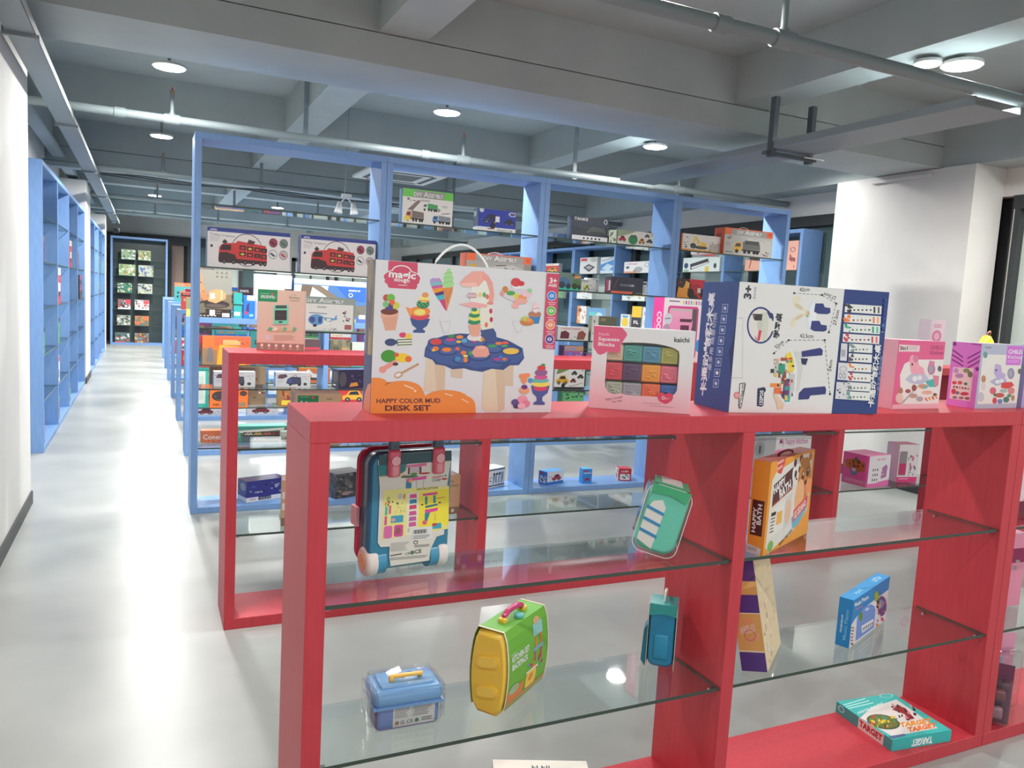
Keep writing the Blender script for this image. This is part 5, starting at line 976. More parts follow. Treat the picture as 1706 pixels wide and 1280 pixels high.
def a_lav(a):
    a.poly([(1195,460),(1610,470),(1560,1155),(1120,1165)],(178,180,200)); a.poly([(1205,570),(1600,575),(1570,1100),(1150,1110)],(226,220,214))
    a.poly([(1445,478),(1605,482),(1582,680),(1435,678)],(206,110,206)); a.text((1458,558),(1598,560),42,'CHILD',WHT,.02); a.text((1455,612),(1590,614),38,'Kitchen',WHT,0); a.lines(1450,630,1580,660,2,(226,170,226)); a.text((1225,508),(1290,510),18,'~~~~~~~',(90,90,110),0); a.ell(1228,575,22,34,(110,150,150))
    a.poly([(1312,760),(1330,665),(1385,680),(1400,760),(1435,775),(1430,830),(1350,830)],(186,166,210)); a.ell(1340,735,8,12,(60,50,70)); a.poly([(1275,860),(1330,820),(1440,830),(1460,880),(1340,905)],(176,170,196)); a.ell(1355,860,24,22,(222,222,230)); a.ell(1398,850,22,22,(222,222,230)); a.ell(1490,770,36,60,(150,130,170)); a.ell(1486,770,22,40,(160,160,168)); a.poly([(1400,870),(1500,860),(1530,900),(1460,940),(1390,925)],(214,66,66))
    for x,y,rx,ry,c in ((1212,830,24,40,(190,130,100)),(1210,910,26,46,(216,200,200)),(1310,960,34,40,(214,96,120)),(1380,1010,50,26,(190,80,80)),(1330,1005,16,18,(60,130,70)),(1385,1080,26,28,(110,130,180)),(1450,1060,32,34,(70,120,110)),(1330,1070,24,36,(206,70,80)),(1420,960,40,22,(160,180,176)),(1500,960,36,40,(216,130,130)),(1520,1040,18,34,(176,130,100)),(1480,1015,22,20,(90,140,90)),(1185,1030,34,56,(196,190,200)),(1578,745,18,30,(110,110,80))): a.ell(x,y,rx,ry,c)
def a_lavL(a):
    q=((930,440),(1195,460),(1120,1165),(855,1120)); a.poly(q,(214,120,206))
    for sx in (0,1):
        for k in range(3):
            y=560+k*50
            if sx==0: a.line([(925-k*5,y-30),(965,y),(1020,y+50-k*4)],14,(130,40,130)); 
            else: a.line([(1190,y-20),(1140,y+10),(1060,y+60)],14,(130,40,130))
    a.ell(945,465,18,22,(130,40,130)); a.ell(1150,732,18,22,(130,40,130)); a.line([(1100,465),(1190,475)],12,(150,60,150))
    a.poly([(930,712),(1118,724),(1082,1080),(888,1050)],(226,206,206)); 
    for x,y,rx,ry,c in ((955,750,24,28,(190,150,196)),(1050,750,30,24,(130,140,96)),(985,805,40,26,(180,140,190)),(1085,790,24,34,(120,110,96)),(938,880,22,18,(205,70,80)),(990,880,22,20,(206,80,90)),(1042,892,18,16,(60,130,80)),(930,975,22,30,(206,60,70)),(1030,1000,40,20,(190,60,90)),(965,990,20,18,(110,120,130)),(940,1040,22,14,(120,120,110)),(1000,1045,24,14,(140,110,120)),(1055,1050,24,16,(150,90,100))): a.ell(x,y,rx,ry,c)
    for k in range(6): a.ell(935+26*k,925+4*k,10,12,((120,60,50),(60,60,60),(190,130,80))[k%3],n=6)
carton('grey and magenta play kitchen carton with zigzag side, right end of the front red shelf',2.672,1.79,ZT,.258,.106,.233,3.0,(214,210,212),a_lav,left=a_lavL,corners=((1195,460),(1610,470),(1560,1155),(1120,1165)),lcorners=((930,440),(1195,460),(1120,1165),(855,1120)),topc=(226,214,222))
carton('lavender play kitchen carton cut off by the right edge on the front red shelf',2.952,1.80,ZT,.26,.12,.232,2.0,(168,162,208),lambda a:(a.rect(0,0,1,1,(168,162,208)),a.ring(.12,.3,.1,.13,.03,(90,90,170)),a.ell(.15,.65,.13,.1,(190,170,205)),a.rect(.4,.1,.9,.3,(220,214,230))),side=(160,154,200))

# ------------------------------------------------ on top of the second red row
def a_oven(a):
    a.poly([(595,715),(972,735),(965,1215),(595,1200)],(216,184,168)); a.poly([(598,718),(752,726),(750,822),(598,814)],(32,138,92)); a.text((620,790),(735,795),24,'~~~~~~~~~~~~',WHT,.03); a.line([(612,752),(690,757)],4,(150,205,180)); a.ell(712,755,10,10,(214,70,80)); a.ring(680,778,68,36,3,(90,170,130))
    a.text((866,768),(900,770),10,'LITTLE',(120,120,100),0); a.text((845,795),(930,799),22,'Kitchen',(90,120,90),0); a.line([(850,810),(925,813)],5,(140,140,116))
    a.rr(722,845,842,998,10,(120,205,176)); a.rect(738,848,826,872,(70,84,80)); a.rr(734,886,828,966,4,(64,58,60)); a.line([(745,925),(815,925)],2,(110,96,96)); a.ell(780,980,18,6,(50,60,60)); a.ell(780,1002,70,6,(176,150,140))
    for i in range(6): a.poly([(672+i*40,1050),(695+i*38,1018),(720+i*38,1030),(705+i*38,1058)],((96,170,130),(226,214,200),(214,170,140),(110,180,140),(224,180,150),(110,176,136))[i])
    a.poly([(660,1045),(910,1055),(880,1062),(690,1058)],(190,160,130)); a.rect(662,1085,702,1120,(206,196,206)); a.lines(730,1085,930,1130,4,(190,158,144),3)
    a.poly([(595,1140),(966,1156),(965,1215),(595,1200)],(156,122,112))
    for i in range(6): a.ell(636+56*i,1162+2*i,11,12,(226,214,206)); a.rect(624+56*i,1182+2*i,650+56*i,1188+2*i,(200,176,166))
carton('tan toy oven carton with green label on the second red shelf row',.470,3.78,ZT,.212,.1,.283,-13,(216,184,168),a_oven,corners=((595,715),(972,735),(965,1215),(595,1200)),side=(206,172,154),topc=(224,196,180))
def a_cook(a):
    a.rect(0,0,1,1,(226,220,224)); a.rr(.1,.12,.88,.95,.06,(206,70,140)); a.rr(.14,.16,.82,.93,.05,(196,176,180)); a.rect(.72,.16,.84,.93,(96,84,86))
    a.rect(.14,.2,.7,.34,(226,160,190)); a.poly([(.12,.3),(.74,.34),(.74,.56),(.12,.52)],(232,150,190)); a.rect(.42,.32,.72,.37,(86,56,66)); a.rr(.44,.42,.66,.55,.02,(100,50,76)); a.ell(.76,.5,.04,.06,(80,76,80)); a.rect(.16,.6,.6,.8,(205,200,204)); a.rect(.52,.62,.6,.72,(120,120,122)); a.ell(.12,.33,.1,.09,(200,206,214)); a.line([(.05,.33),(.18,.32)],.012,(90,70,110)); a.ell(.1,.48,.09,.07,(180,150,176))
    for i in range(8): a.rect(.46+.065*i,0.03,.5+.065*i,.09,((226,190,70),(150,110,190),(226,120,150),(110,170,180))[i%4])
    a.lines(.12,.04,.4,.08,1,(110,100,110)); a.ell(.93,.74,.07,.1,(60,150,220))
carton('pink and white toy cooker window carton on the second red shelf row',2.66,3.66,ZT,.28,.1,.362,0,(226,220,224),a_cook,left=lambda a:(a.rect(0,0,1,1,(232,66,160)),a.text((.42,.22),(.42,.75),.42,'COOKER',(240,226,236),.04),a.text((.18,.4),(.18,.7),.12,'~~~~~~~~~~~~~',(240,170,215),0)),topc=(232,150,200))
carton('small pale pink carton with two heart shapes, second red row by the column',4.95,3.70,ZT,.15,.09,.33,0,(226,206,214),lambda a:(a.rect(0,0,1,1,(224,200,210)),a.ell(.5,.35,.32,.13,(206,120,160)),a.ell(.5,.35,.2,.08,(226,170,190)),a.ell(.5,.72,.3,.11,(190,90,140)),a.ell(.5,.7,.16,.06,(236,190,200)),a.lines(.25,.1,.8,.18,2,(206,120,160)),a.rect(0,.96,1,1,(190,170,180))),side=(206,196,206))
cabinet('last low red shelf unit of the second row, nearest the white column',(5.345,Y2,0),0,1.05,1,0.31,1.265,0.05,0.045,SH_L,RED)
t=empty('toy_bell',(5.60,3.72,ZT),0,'yellow toy bell with a pink hook seen over the grey and magenta carton','toy')
b=MB(); prof=[(.075,0),(.078,.03),(.07,.09),(.06,.15),(.045,.2),(.025,.235),(.0,.24)]
vs=[];fs=[];N_=20
for r_,z in prof: vs+=[(r_*math.cos(2*math.pi*k/N_),r_*math.sin(2*math.pi*k/N_),z) for k in range(N_)]
for i in range(len(prof)-1):
    for k in range(N_): fs.append((i*N_+k,i*N_+(k+1)%N_,(i+1)*N_+(k+1)%N_,(i+1)*N_+k))
b.add(vs,fs,mat((240,205,50),.3),True); b.build('bell_body',t)
b=MB(); b.tube([(0,0,.238),(.01,0,.262),(.03,0,.27),(.04,0,.255),(.03,0,.245)],.005,mat((230,150,130),.4),8); b.build('hook',t)

# inside the second red row
def tan_kit(bt): 
    return lambda a:(a.rect(0,0,1,1,(200,164,130)),a.rect(0,.82,1,1,(140,112,92)),[a.ell(.2+.2*i,.91,.05,.05,(226,216,204)) for i in range(4)],a.text((.5,.3),(.95,.3),.09,'Kitchen',(96,110,80),0),a.rect(.6,.14,.8,.17,(130,120,100)),bt(a))
carton('tan kitchen toy carton with brown base strip behind the pink trolley case',1.30,3.68,S0,.19,.12,.205,6,(200,164,130),tan_kit(lambda a:a.rr(.05,.4,.45,.75,.05,(60,160,100))),topc=(214,180,146))
carton('tan kitchen toy carton half hidden by the front red post in the second row',.585,3.69,S0,.2,.12,.22,-8,(214,180,160),tan_kit(lambda a:(a.rect(.02,.25,.25,.4,(226,220,210)),a.rect(.02,.5,.25,.65,(226,220,210)))),left=lambda a:(a.rect(0,0,1,1,(206,176,160)),a.bits(.1,.1,.9,.9,12,[(150,110,100),(110,100,80),(170,90,110)],3,.12)))
carton('brown juicer carton with green label on the upper glass of the second red row',.63,3.65,S1,.212,.13,.243,0,(204,170,134),lambda a:(a.rect(0,0,1,1,(206,172,138)),a.rect(.05,.04,.5,.42,(26,130,86)),a.text((.1,.27),(.44,.27),.13,'Juicer',WHT,.04),a.line([(.1,.07),(.3,.07)],.012,(120,190,150)),a.ell(.38,.08,.035,.03,(206,76,76)),a.text((.6,.28),(.92,.28),.1,'Kitchen',(90,130,90),.01),a.rect(.68,.1,.8,.12,(140,120,100))),left=lambda a:(a.rect(0,0,1,1,(196,160,128)),a.rect(.3,.1,.8,.8,(170,150,120))),topc=(214,184,150))
carton('grey and white play kitchen carton behind the orange bath toy carton',3.40,3.67,S0,.5,.12,.36,0,(220,220,222),lambda a:(a.rect(0,0,1,1,(224,222,224)),a.rect(0,0,.22,1,(160,164,168)),a.rect(.22,0,.4,1,(172,176,178)),a.ell(.14,.2,.08,.13,(140,146,150)),a.rect(.13,.14,.16,.28,(70,70,76)),a.poly([(.05,.6),(.08,.4),(.2,.35),(.25,.6)],(214,70,130)),a.text((.46,.13),(.94,.13),.1,'My happy kitchen',(176,70,140),.01),a.poly([(.4,1),(.42,.3),(.5,.2),(.9,.25),(1,1)],(236,190,210)),a.ell(.46,.32,.08,.1,(232,140,180)),a.bits(.4,.4,.95,.95,16,[(214,90,150),(226,226,226),(190,160,190)],5,.05)))
def a_cubeR(a):
    a.rect(0,0,1,1,(228,224,228)); a.rect(0,.88,1,1,(232,110,176)); a.poly([(.05,.95),(.5,.85),(1,.8),(1,.95)],(232,110,176)); a.text((.35,.16),(.75,.16),.07,'~~~~~~',(232,110,170)); a.poly([(.6,.75),(.64,.4),(.8,.3),(.88,.35),(.86,.72)],(176,110,160)); a.bits(.58,.35,.88,.78,10,[(226,140,190),(110,60,100),(214,200,214)],4,.07)
    for r_ in range(3):
        for i in range(3): a.ell(.22+.1*i,.45+.16*r_,.03,.05,((110,60,80),(150,110,120),(80,70,80))[(i+r_)%3],n=6)
carton('bright pink cube carton showing a toasted snack on the glass beside the white column',4.41,3.635,S0,.235,.2,.215,6,(232,110,176),
    left=lambda a:(a.rect(0,0,1,1,(232,100,176)),a.rect(0,.8,1,1,(226,130,180)),a.poly([(.08,.45),(.1,.25),(.5,.15),(.85,.25),(.86,.5),(.5,.6)],(190,110,50)),a.bits(.1,.2,.85,.5,10,[(150,60,40),(214,150,60),(120,60,40)],3,.07),a.ell(.5,.18,.06,.09,(100,120,70)),a.ell(.45,.58,.14,.13,(110,140,170)),a.ell(.45,.52,.08,.06,(226,180,196)),a.lines(.15,.84,.9,.92,2,(240,180,214))),front=a_cubeR,topc=(236,110,170))
carton('upright pink and white window carton beside the bright pink cube carton',4.80,3.72,S0,.17,.12,.27,-10,(226,196,210),lambda a:(a.rect(0,0,1,1,(228,222,224)),a.rect(0,.86,1,1,(226,60,130)),a.rr(.04,.18,.42,.82,.04,(150,140,146)),a.rr(.06,.5,.4,.8,.04,(200,50,110)),a.lines(.1,.9,.6,.95,1,(240,190,210)),a.bits(.5,.18,.95,.42,6,[(120,70,100),(150,150,156),(206,110,150)],3,.1),a.bits(.5,.5,.95,.66,5,[(120,70,100),(176,120,150)],4,.12),a.bits(.5,.72,.95,.82,6,[(160,160,164)],5,.06)),topc=(226,120,160))

# ------------------------------------------------ inside the front red row, bay 1
# trolley case
t=empty('trolley_case',(.522,1.862,S1+.0325),R(7.6),'pink and blue toy kitchen trolley case with card front on the upper front glass','toy case')
cw,chh=.212,.282
def shell(mb,x0,x1,zA,zB,r_,y0,y1,mm,inset=.006):
    o=rrect(x0,zA,x1,zB,r_,8); i_=rrect(x0+inset,zA+inset,x1-inset,zB-inset,max(r_-inset,.002),8); n=len(o)
    vs=[(p[0],y0,p[1]) for p in i_]+[(p[0],y0+inset,p[1]) for p in o]+[(p[0],y1-inset,p[1]) for p in o]+[(p[0],y1,p[1]) for p in i_]
    fs=[]
    for k in range(3): fs+=[(k*n+j,(k+1)*n+j,(k+1)*n+(j+1)%n,k*n+(j+1)%n) for j in range(n)]
    mb.add(vs,fs,mm,True); mb.add(vs,[[j for j in range(n)],[3*n+j for j in range(n)][::-1]],mm)
b=MB(); shell(b,-.012,cw+.004,-.012,chh+.008,.035,.002,.052,mat((56,128,160),.3)); b.build('front_shell',t)
b=MB(); shell(b,-.012,cw+.002,-.010,chh+.006,.035,.052,.066,mat((112,126,140),.35)); b.build('middle_band',t)
b=MB(); shell(b,-.016,cw+.004,-.016,chh+.012,.038,.066,.082,mat((196,70,104),.3)); shell(b,-.014,cw+.002,-.014,chh+.01,.038,.082,.098,mat((206,84,116),.3)); 
b.box((-.022,.062,.09),(-.014,.1,.14),mat((232,180,186),.3)); b.build('rear_shell',t)
SC=((288,350),(790,350),(755,1100),(375,1130))
b=MB(); pts=[(0.004,.272),(0.012,.2),(.012,.062),(.02,.05),(.045,.048),(.045,.02),(.05,-.004),(.16,-.004),(.164,.03),(.178,.058),(.2,.062),(.203,.2),(.212,.276),(.19,.288),(.02,.288)]
b.prism(pts[::-1],'y',-.001,.0,mat((224,218,206),.45)); 
A_=Art(b,(0,-.001,.288),(1,0,0),(0,0,-1),.212,.292,((270,250),(790,250),(745,1110),(300,1140)))
A_.poly([(286,252),(785,252),(788,345),(290,352)],(54,84,90)); A_.poly([(286,345),(480,350),(470,410),(420,440),(298,440)],(40,130,130)); A_.line([(300,446),(430,446),(480,400)],5,(220,170,70))
A_.poly([(470,360),(612,350),(615,375),(480,382)],(222,110,160)); A_.poly([(488,378),(580,378),(580,440),(488,440)],(200,190,190)); A_.rect(488,380,500,440,(110,60,80)); A_.rect(565,380,578,440,(110,60,80)); A_.ell(530,440,22,12,(90,150,60)); A_.ell(465,455,22,12,(180,150,50)); A_.ell(600,440,40,8,(190,60,70)); A_.ell(500,460,60,12,(90,120,90)); A_.poly([(478,480),(615,462),(612,490),(480,500)],(226,80,160)); A_.rect(478,500,515,558,(60,130,160)); A_.rect(545,500,552,560,(190,190,190)); A_.rect(590,495,597,560,(190,190,190)); A_.ell(510,498,14,16,(230,170,110))
A_.text((652,490),(730,488),20,'HAPPY',(206,70,76),.02); A_.text((652,516),(712,514),20,'CHEF',(80,120,120),.02); A_.ell(735,500,20,9,(206,90,70)); A_.ell(742,472,9,9,(90,170,160))
A_.poly([(335,560),(765,560),(757,900),(345,940)],(236,226,140)); A_.poly([(570,600),(765,580),(757,870),(566,870)],(244,226,70)); A_.poly([(490,600),(566,600),(562,920),(490,925)],(232,228,206))
A_.text((552,580),(690,577),18,'INSTALLATION',(60,50,40),.02)
A_.poly([(588,612),(685,602),(688,625),(592,630)],(222,80,150)); A_.rect(606,635,622,700,(50,140,160)); A_.rect(660,630,676,692,(50,140,160)); A_.poly([(606,712),(690,698),(688,712),(612,728)],(40,120,140)); A_.line([(680,658),(735,650)],5,(170,80,50)); A_.poly([(606,740),(690,730),(688,755),(608,770)],(222,80,150)); A_.poly([(606,765),(640,765),(622,830),(606,820)],(50,130,170)); A_.line([(672,775),(672,830)],3,(160,150,110)); A_.ell(606,838,15,18,(226,100,130)); A_.rect(655,850,712,892,(60,170,190)); A_.ell(668,860,16,12,(206,66,76)); A_.ell(588,698,9,6,(80,80,60)); A_.ell(702,692,9,6,(80,80,60))
for i,(y,c) in enumerate(((625,(222,80,150)),(668,(50,130,160)),(712,(206,70,110)),(760,(206,90,150)),(803,(190,100,160)),(845,(214,90,150)),(890,(140,140,130)))): A_.poly([(508,y-16),(550,y-18),(553,y+14),(505,y+16)],c) if i!=6 else A_.lines(500,y-16,515,y+16,4,c)
A_.rect(392,768,470,822,(70,160,190)); A_.ell(408,800,13,14,(226,160,150)); A_.rr(352,842,405,935,14,(222,110,170)); A_.rr(415,840,472,928,14,(214,80,150)); A_.ell(440,885,18,26,(160,90,100)); A_.rect(352,692,368,760,(80,180,170)); A_.rect(376,686,390,752,(222,90,140)); A_.rect(352,768,368,835,(214,90,150)); A_.ring(368,635,10,18,4,(90,150,70)); A_.rect(430,598,456,640,(196,190,200)); A_.rect(466,602,476,640,(200,130,80))
A_.bits(345,655,480,680,9,[(80,120,60),(206,110,60),(60,110,160),(90,90,70)],5,.05); A_.bits(392,690,485,750,14,[(232,150,140),(222,200,150),(120,150,90)],6,.035)
A_.rect(530,870,655,965,(228,226,224)); [A_.rect(536+i*6,888,539+i*6+(i%3),918,(50,50,54)) for i in range(14)]; A_.lines(535,930,645,960,3,(110,110,110)); A_.ring(553,980,14,14,4,(60,60,60)); A_.lines(400,970,520,1035,7,(190,188,186)); A_.line([(400,1060),(470,1052)],7,(90,90,90)); A_.text((490,1064),(520,1060),16,'C€',(60,60,60),0); A_.text((550,1060),(590,1056),26,'CE',(50,50,50),.01); A_.ell(533,1050,13,13,(90,120,100)); A_.lines(400,1075,640,1095,2,(160,160,158)); A_.lines(545,1000,645,1020,2,(140,140,138))
b.build('card_sleeve',t)
for sx in (.030,.155):
    s_=t; b=MB(); b.rbox((sx,-.012,.228),(sx+.034,.004,.300),.008,3,mat((222,96,118),.3)); b.rbox((sx+.006,-.017,.232),(sx+.028,-.006,.262),.007,3,mat((236,150,160),.3)); b.ring=None
    b.tube([(sx+.017,-.014,.272),(sx+.017,-.0165,.272)],.012,mat((238,176,180),.3),16); o=b.build('handle_clip',t)
b=MB(); g=(86,108,124); 
for sx in (.034,.159): b.rbox((sx,-.006,.295),(sx+.026,.012,.340),.004,2,mat(g,.35)); b.tube([(sx+.013,-.0065,.308),(sx+.013,-.0055,.308)],.002,mat((20,20,22)),8)
b.rbox((.034,-.006,.330),(.185,.012,.345),.006,2,mat(g,.35))
for i in range(5): b.tube([(.07+.018*i,-.004,.3335),(.07+.018*i,.01,.3335)],.0075,mat(g,.35),10)
b.build('pull_handle',t)
for sx,sg in ((-.016,1),(.176,-1)):
    x0=sx; b=MB(); cz=.007; cy=.03; n=24; r_=.0395
    prof=[(0,r_*.75),(.004,r_*.95),(.012,r_),(.024,r_),(.03,r_*.96)]
    if sg<0: prof=[(.04-a_,r2) for a_,r2 in prof][::-1]
    vs=[];fs=[]
    for a_,r2 in prof: vs+=[(x0+a_,cy+r2*math.cos(2*math.pi*k/n),cz+r2*math.sin(2*math.pi*k/n)) for k in range(n)]
    for i in range(len(prof)-1): fs+=[(i*n+k,i*n+(k+1)%n,(i+1)*n+(k+1)%n,(i+1)*n+k) for k in range(n)]
    b.add(vs,fs,mat((232,222,216),.3),True); b.add(vs,[list(range(n)),[(len(prof)-1)*n+k for k in range(n)][::-1]],mat((232,222,216),.3))
    hx=x0 if sg>0 else x0+.04
    b.tube([(hx-.002*sg,cy,cz),(hx+.003*sg,cy,cz)],.021,mat((236,170,110),.3),20); w_=b.build('wheel',t)
    b=MB(); ax=(x0+.03,x0+.054) if sg>0 else (x0-.014,x0+.01); b.tube([(ax[0],cy,cz),(ax[1],cy,cz)],.036,mat((70,150,186),.3),24); b.build('wheel_guard',w_)

# rounded carry cases ------------------------------------------------
def barrel(h,d,bul=.02,n=10,rc=.02,flat=.75):
    """profile in (y,z): case seen from its narrow end"""
    pts=[]
    top=d*flat/2
    for k in range(n+1):
        z=h*k/n; w=top+(d/2-top)*math.sin(math.pi*min(max(k/n,0),1))**.6
        if k==0: w=top*.8
        pts.append((w,z))
    return [(d/2+w,z) for w,z in pts]+[(d/2-w,z) for w,z in pts[::-1]]
def loft(mb,prof,xs,scales,zc,yc,mm):
    n=len(prof); vs=[]; fs=[]
    for x,s_ in zip(xs,scales): vs+=[(x,yc+(p[0]-yc)*s_,zc+(p[1]-zc)*s_) for p in prof]
    for i in range(len(xs)-1): fs+=[(i*n+k,i*n+(k+1)%n,(i+1)*n+(k+1)%n,(i+1)*n+k) for k in range(n)]
    mb.add(vs,fs,mm,True); mb.add(vs,[list(range(n))[::-1],[(len(xs)-1)*n+k for k in range(n)]],mm)
# yellow backpack case: narrow end is local -x, card front is local -y
t=empty('toy_backpack',(.868,1.765,S0+.0005),R(36),'yellow toy kitchen backpack case in a green card sleeve on the lower glass','toy case')
w_,d_,h_=.245,.112,.238
YL=mat((240,198,76),.32)
pr=barrel(h_,d_,flat=.66)
b=MB(); loft(b,pr,[-.004,.0,.012,.03,w_-.03,w_-.01,w_],[.86,.93,.98,.985,.985,.95,.88],h_/2,d_/2,YL); b.build('case_body',t)
for zz in (.155,.072):
    b=MB(); o=rrect(.022,zz-.018,.09,zz+.016,.016,8); b.prism([(p[0],p[1]+(.056-p[0])*.16) for p in o],'x',-.0085,-.001,YL); b.prism([(p[0]*.86+.008,(p[1]-zz)*.78+zz+(.056-p[0])*.14) for p in o],'x',-.0105,-.008,mat((246,208,92),.32)); b.build('raised_pad',t)
GR=(110,178,64)
b=MB(); prs=[(p[0],p[1]) for p in pr]
def ribbon(mb,path,x0,x1,mm,th=.0012,edge=None):
    n=len(path); 
    vs=[(x0,p[0],p[1]) for p in path]+[(x1,p[0],p[1]) for p in path]
    mb.add(vs,[(k,n+k,n+k+1,k+1) for k in range(n-1)],mm)
half=[( (p[0]-d_/2)*1.05+d_/2, (p[1]-h_/2)*1.02+h_/2) for p in pr]
frontp=half[len(half)//2:][::-1]      # front side from bottom to top (y small)
ribbon(b,frontp[1:],.006,w_-.004,mat(GR,.4)); 
topp=[frontp[-1],half[len(half)//2-1]]; ribbon(b,topp,.006,w_-.004,mat(GR,.4))
backp=half[:len(half)//2][::-1]; ribbon(b,backp[:-1],.006,w_-.004,mat(GR,.4))
cream=mat((232,214,190),.4)
for pp in (frontp[1:],topp,backp[:-1]):
    ribbon(b,[((p[0]-d_/2)*1.012+d_/2,(p[1]-h_/2)*1.008+h_/2) for p in pp],.002,.009,cream); ribbon(b,[((p[0]-d_/2)*1.012+d_/2,(p[1]-h_/2)*1.008+h_/2) for p in pp],w_-.006,w_,cream)
sl=b.build('card_sleeve',t); sl['label']='green card sleeve with kitchen picture'
# artwork on the bulged front: follow the profile
class CurveArt(Art):
    def __init__(s,mb,path,x0,x1,step=1.5e-5):
        s.mb=mb; s.path=path[::-1]; s.x0=x0; s.w=x1-x0; s.k=0; s.step=step
        s.L=[0.0]
        for p,q in zip(s.path,s.path[1:]): s.L.append(s.L[-1]+math.hypot(q[0]-p[0],q[1]-p[1]))
        s.h=s.L[-1]; s.H=homog(((0,0),(1,0),(1,1),(0,1)),((0,0),(s.w,0),(s.w,s.h),(0,s.h)))
    def put(s,uvs,fs,c):
        s.k+=1; off=.0006+s.k*s.step; out=[]
        for u,v in uvs:
            v=min(max(v,0),s.h-1e-6); i=0
            while s.L[i+1]<v: i+=1
            f=(v-s.L[i])/(s.L[i+1]-s.L[i]); p,q=s.path[i],s.path[i+1]
            y=p[0]+(q[0]-p[0])*f; z=p[1]+(q[1]-p[1])*f
            nx,nz=-(q[1]-p[1]),(q[0]-p[0]); l_=math.hypot(nx,nz); nx/=l_; nz/=l_
            if nx>0: nx,nz=-nx,-nz
            out.append((s.x0+u,y+nx*off,z+nz*off))
        s.mb.add(out,fs,c if not isinstance(c,tuple) else mat(c,.42))
b=MB(); ca=CurveArt(b,frontp[1:],.008,w_-.006)
ca.text((.06,.32),(.2,.32),.03,'~~~~~~~~',(200,226,170),0); ca.text((.08,.40),(.5,.40),.075,'KITCHEN SET',WHT,.03); ca.text((.08,.50),(.47,.50),.075,'BACKPACK',WHT,.03)
for q,c in (((.62,.12,.86,.28),(150,205,205)),((.66,.28,.7,.42),(236,120,70)),((.8,.28,.84,.42),(236,120,70)),((.6,.42,.88,.47),(120,170,180)),((.64,.47,.68,.6),(200,60,110)),((.8,.47,.84,.62),(200,60,110))): ca.rect(*q,c)
ca.ell(.73,.1,.08,.05,(214,170,120)); ca.bits(.5,.55,.95,.72,14,[(60,90,170),(206,60,90),(226,130,60),(90,160,190)],4,.06); ca.rr(.45,.7,.72,.9,.05,(238,200,70)); ca.ell(.58,.78,.06,.05,(220,140,60)); ca.rect(.02,.74,.4,.92,(222,130,70)); ca.ell(.16,.76,.12,.06,(150,190,150)); ca.rect(.44,.67,.75,.7,(230,220,210)); ca.rect(.0,.9,1,.97,(176,150,96))
b.build('sleeve_print',sl)
b=MB(); MG=mat((206,60,116),.3); yc=d_/2
b.tube([(w_/2-.055,yc,h_+.004),(w_/2-.05,yc,h_+.016),(w_/2-.03,yc,h_+.024),(w_/2,yc,h_+.026),(w_/2+.03,yc,h_+.024),(w_/2+.05,yc,h_+.016),(w_/2+.055,yc,h_+.004)],.0085,MG,12); hd=b.build('carry_handle',t)
b=MB(); b.rbox((w_/2-.066,yc-.012,h_-.001),(w_/2-.046,yc+.012,h_+.014),.004,2,YL); b.rbox((w_/2+.046,yc-.012,h_-.001),(w_/2+.066,yc+.012,h_+.014),.004,2,YL); b.build('handle_foot',hd)
b=MB(); b.tube([(w_/2,yc-.02,h_+.004),(w_/2,yc-.02,h_+.012)],.014,mat((110,195,195),.3),16); b.build('round_button',t)

# mint end-on carry case, leaning
def endcase(label,x,y,z,rot,lean,w_,d_,h_,body,extra):
    """narrow end faces local -y; rounded outline in (x,z), depth along y"""
    t=empty('toy_case',(x,y,z),R(rot),label,'toy case'); t.rotation_euler=(0,R(lean),R(rot))
    b=MB(); o=rrect(0,0,w_,h_,min(w_,h_)*.3,8); n=len(o); cx,cz=w_/2,h_/2; ys=[0,.006,.02,d_-.02,d_]; ss=[.86,.95,1,1,.9]
    vs=[];fs=[]
    for yy,s_ in zip(ys,ss): vs+=[(cx+(p[0]-cx)*s_,yy,cz+(p[1]-cz)*s_) for p in o]
    for i in range(len(ys)-1): fs+=[(i*n+k,(i+1)*n+k,(i+1)*n+(k+1)%n,i*n+(k+1)%n) for k in range(n)]
    b.add(vs,fs,mat(body,.3),True); b.add(vs,[list(range(n)),[(len(ys)-1)*n+k for k in range(n)][::-1]],mat(body,.3)); b.build('case_body',t)
    extra(t,w_,d_,h_); return t
def ex_mint(t,w_,d_,h_):
    b=MB(); M_=mat((226,222,216),.35)
    b.prism([(.008,.03),(.055,.012),(.06,.14),(.045,.16),(.02,.15),(.008,.12)],'y',-.004,.001,M_)
    for i,z in enumerate((.05,.085,.12)): b.prism([(.007,z+.006),(.06,z-.004),(.06,z+.005),(.007,z+.015)],'y',-.0052,-.0038,mat((60,140,190),.35))
    b.build('striped_panel',t)
    b=MB(); o=rrect(-.005,-.003,w_+.005,h_+.006,.032,8); i_=rrect(-.003,-.001,w_+.003,h_+.004,.03,8); n=len(o)
    vs=[(p[0],-.004,p[1]) for p in o]+[(p[0],-.004,p[1]) for p in i_]+[(p[0],d_*.8,p[1]) for p in o]
    b.add(vs,[(k,(k+1)%n,n+(k+1)%n,n+k) for k in range(n)],mat((226,226,222),.35)); b.add(vs,[(k,2*n+k,2*n+(k+1)%n,(k+1)%n) for k in range(n)],FILM)
    b.build('clear_wrap',t)
    b=MB(); b.box((.01,.0,h_+.0065),(w_-.01,d_*.8,h_+.0085),mat((70,170,120),.4)); b.prism([(.004,h_+.004),(w_-.004,h_+.004),(w_-.01,h_-.03),(w_*.5,h_-.018),(.01,h_-.024)],'y',-.006,-.0045,mat((70,170,120),.4)); b.box((.03,.02,h_+.0086),(w_-.03,.1,h_+.010),mat((206,206,204),.4)); b.build('green_card',t)['label']='green card flap over the top'
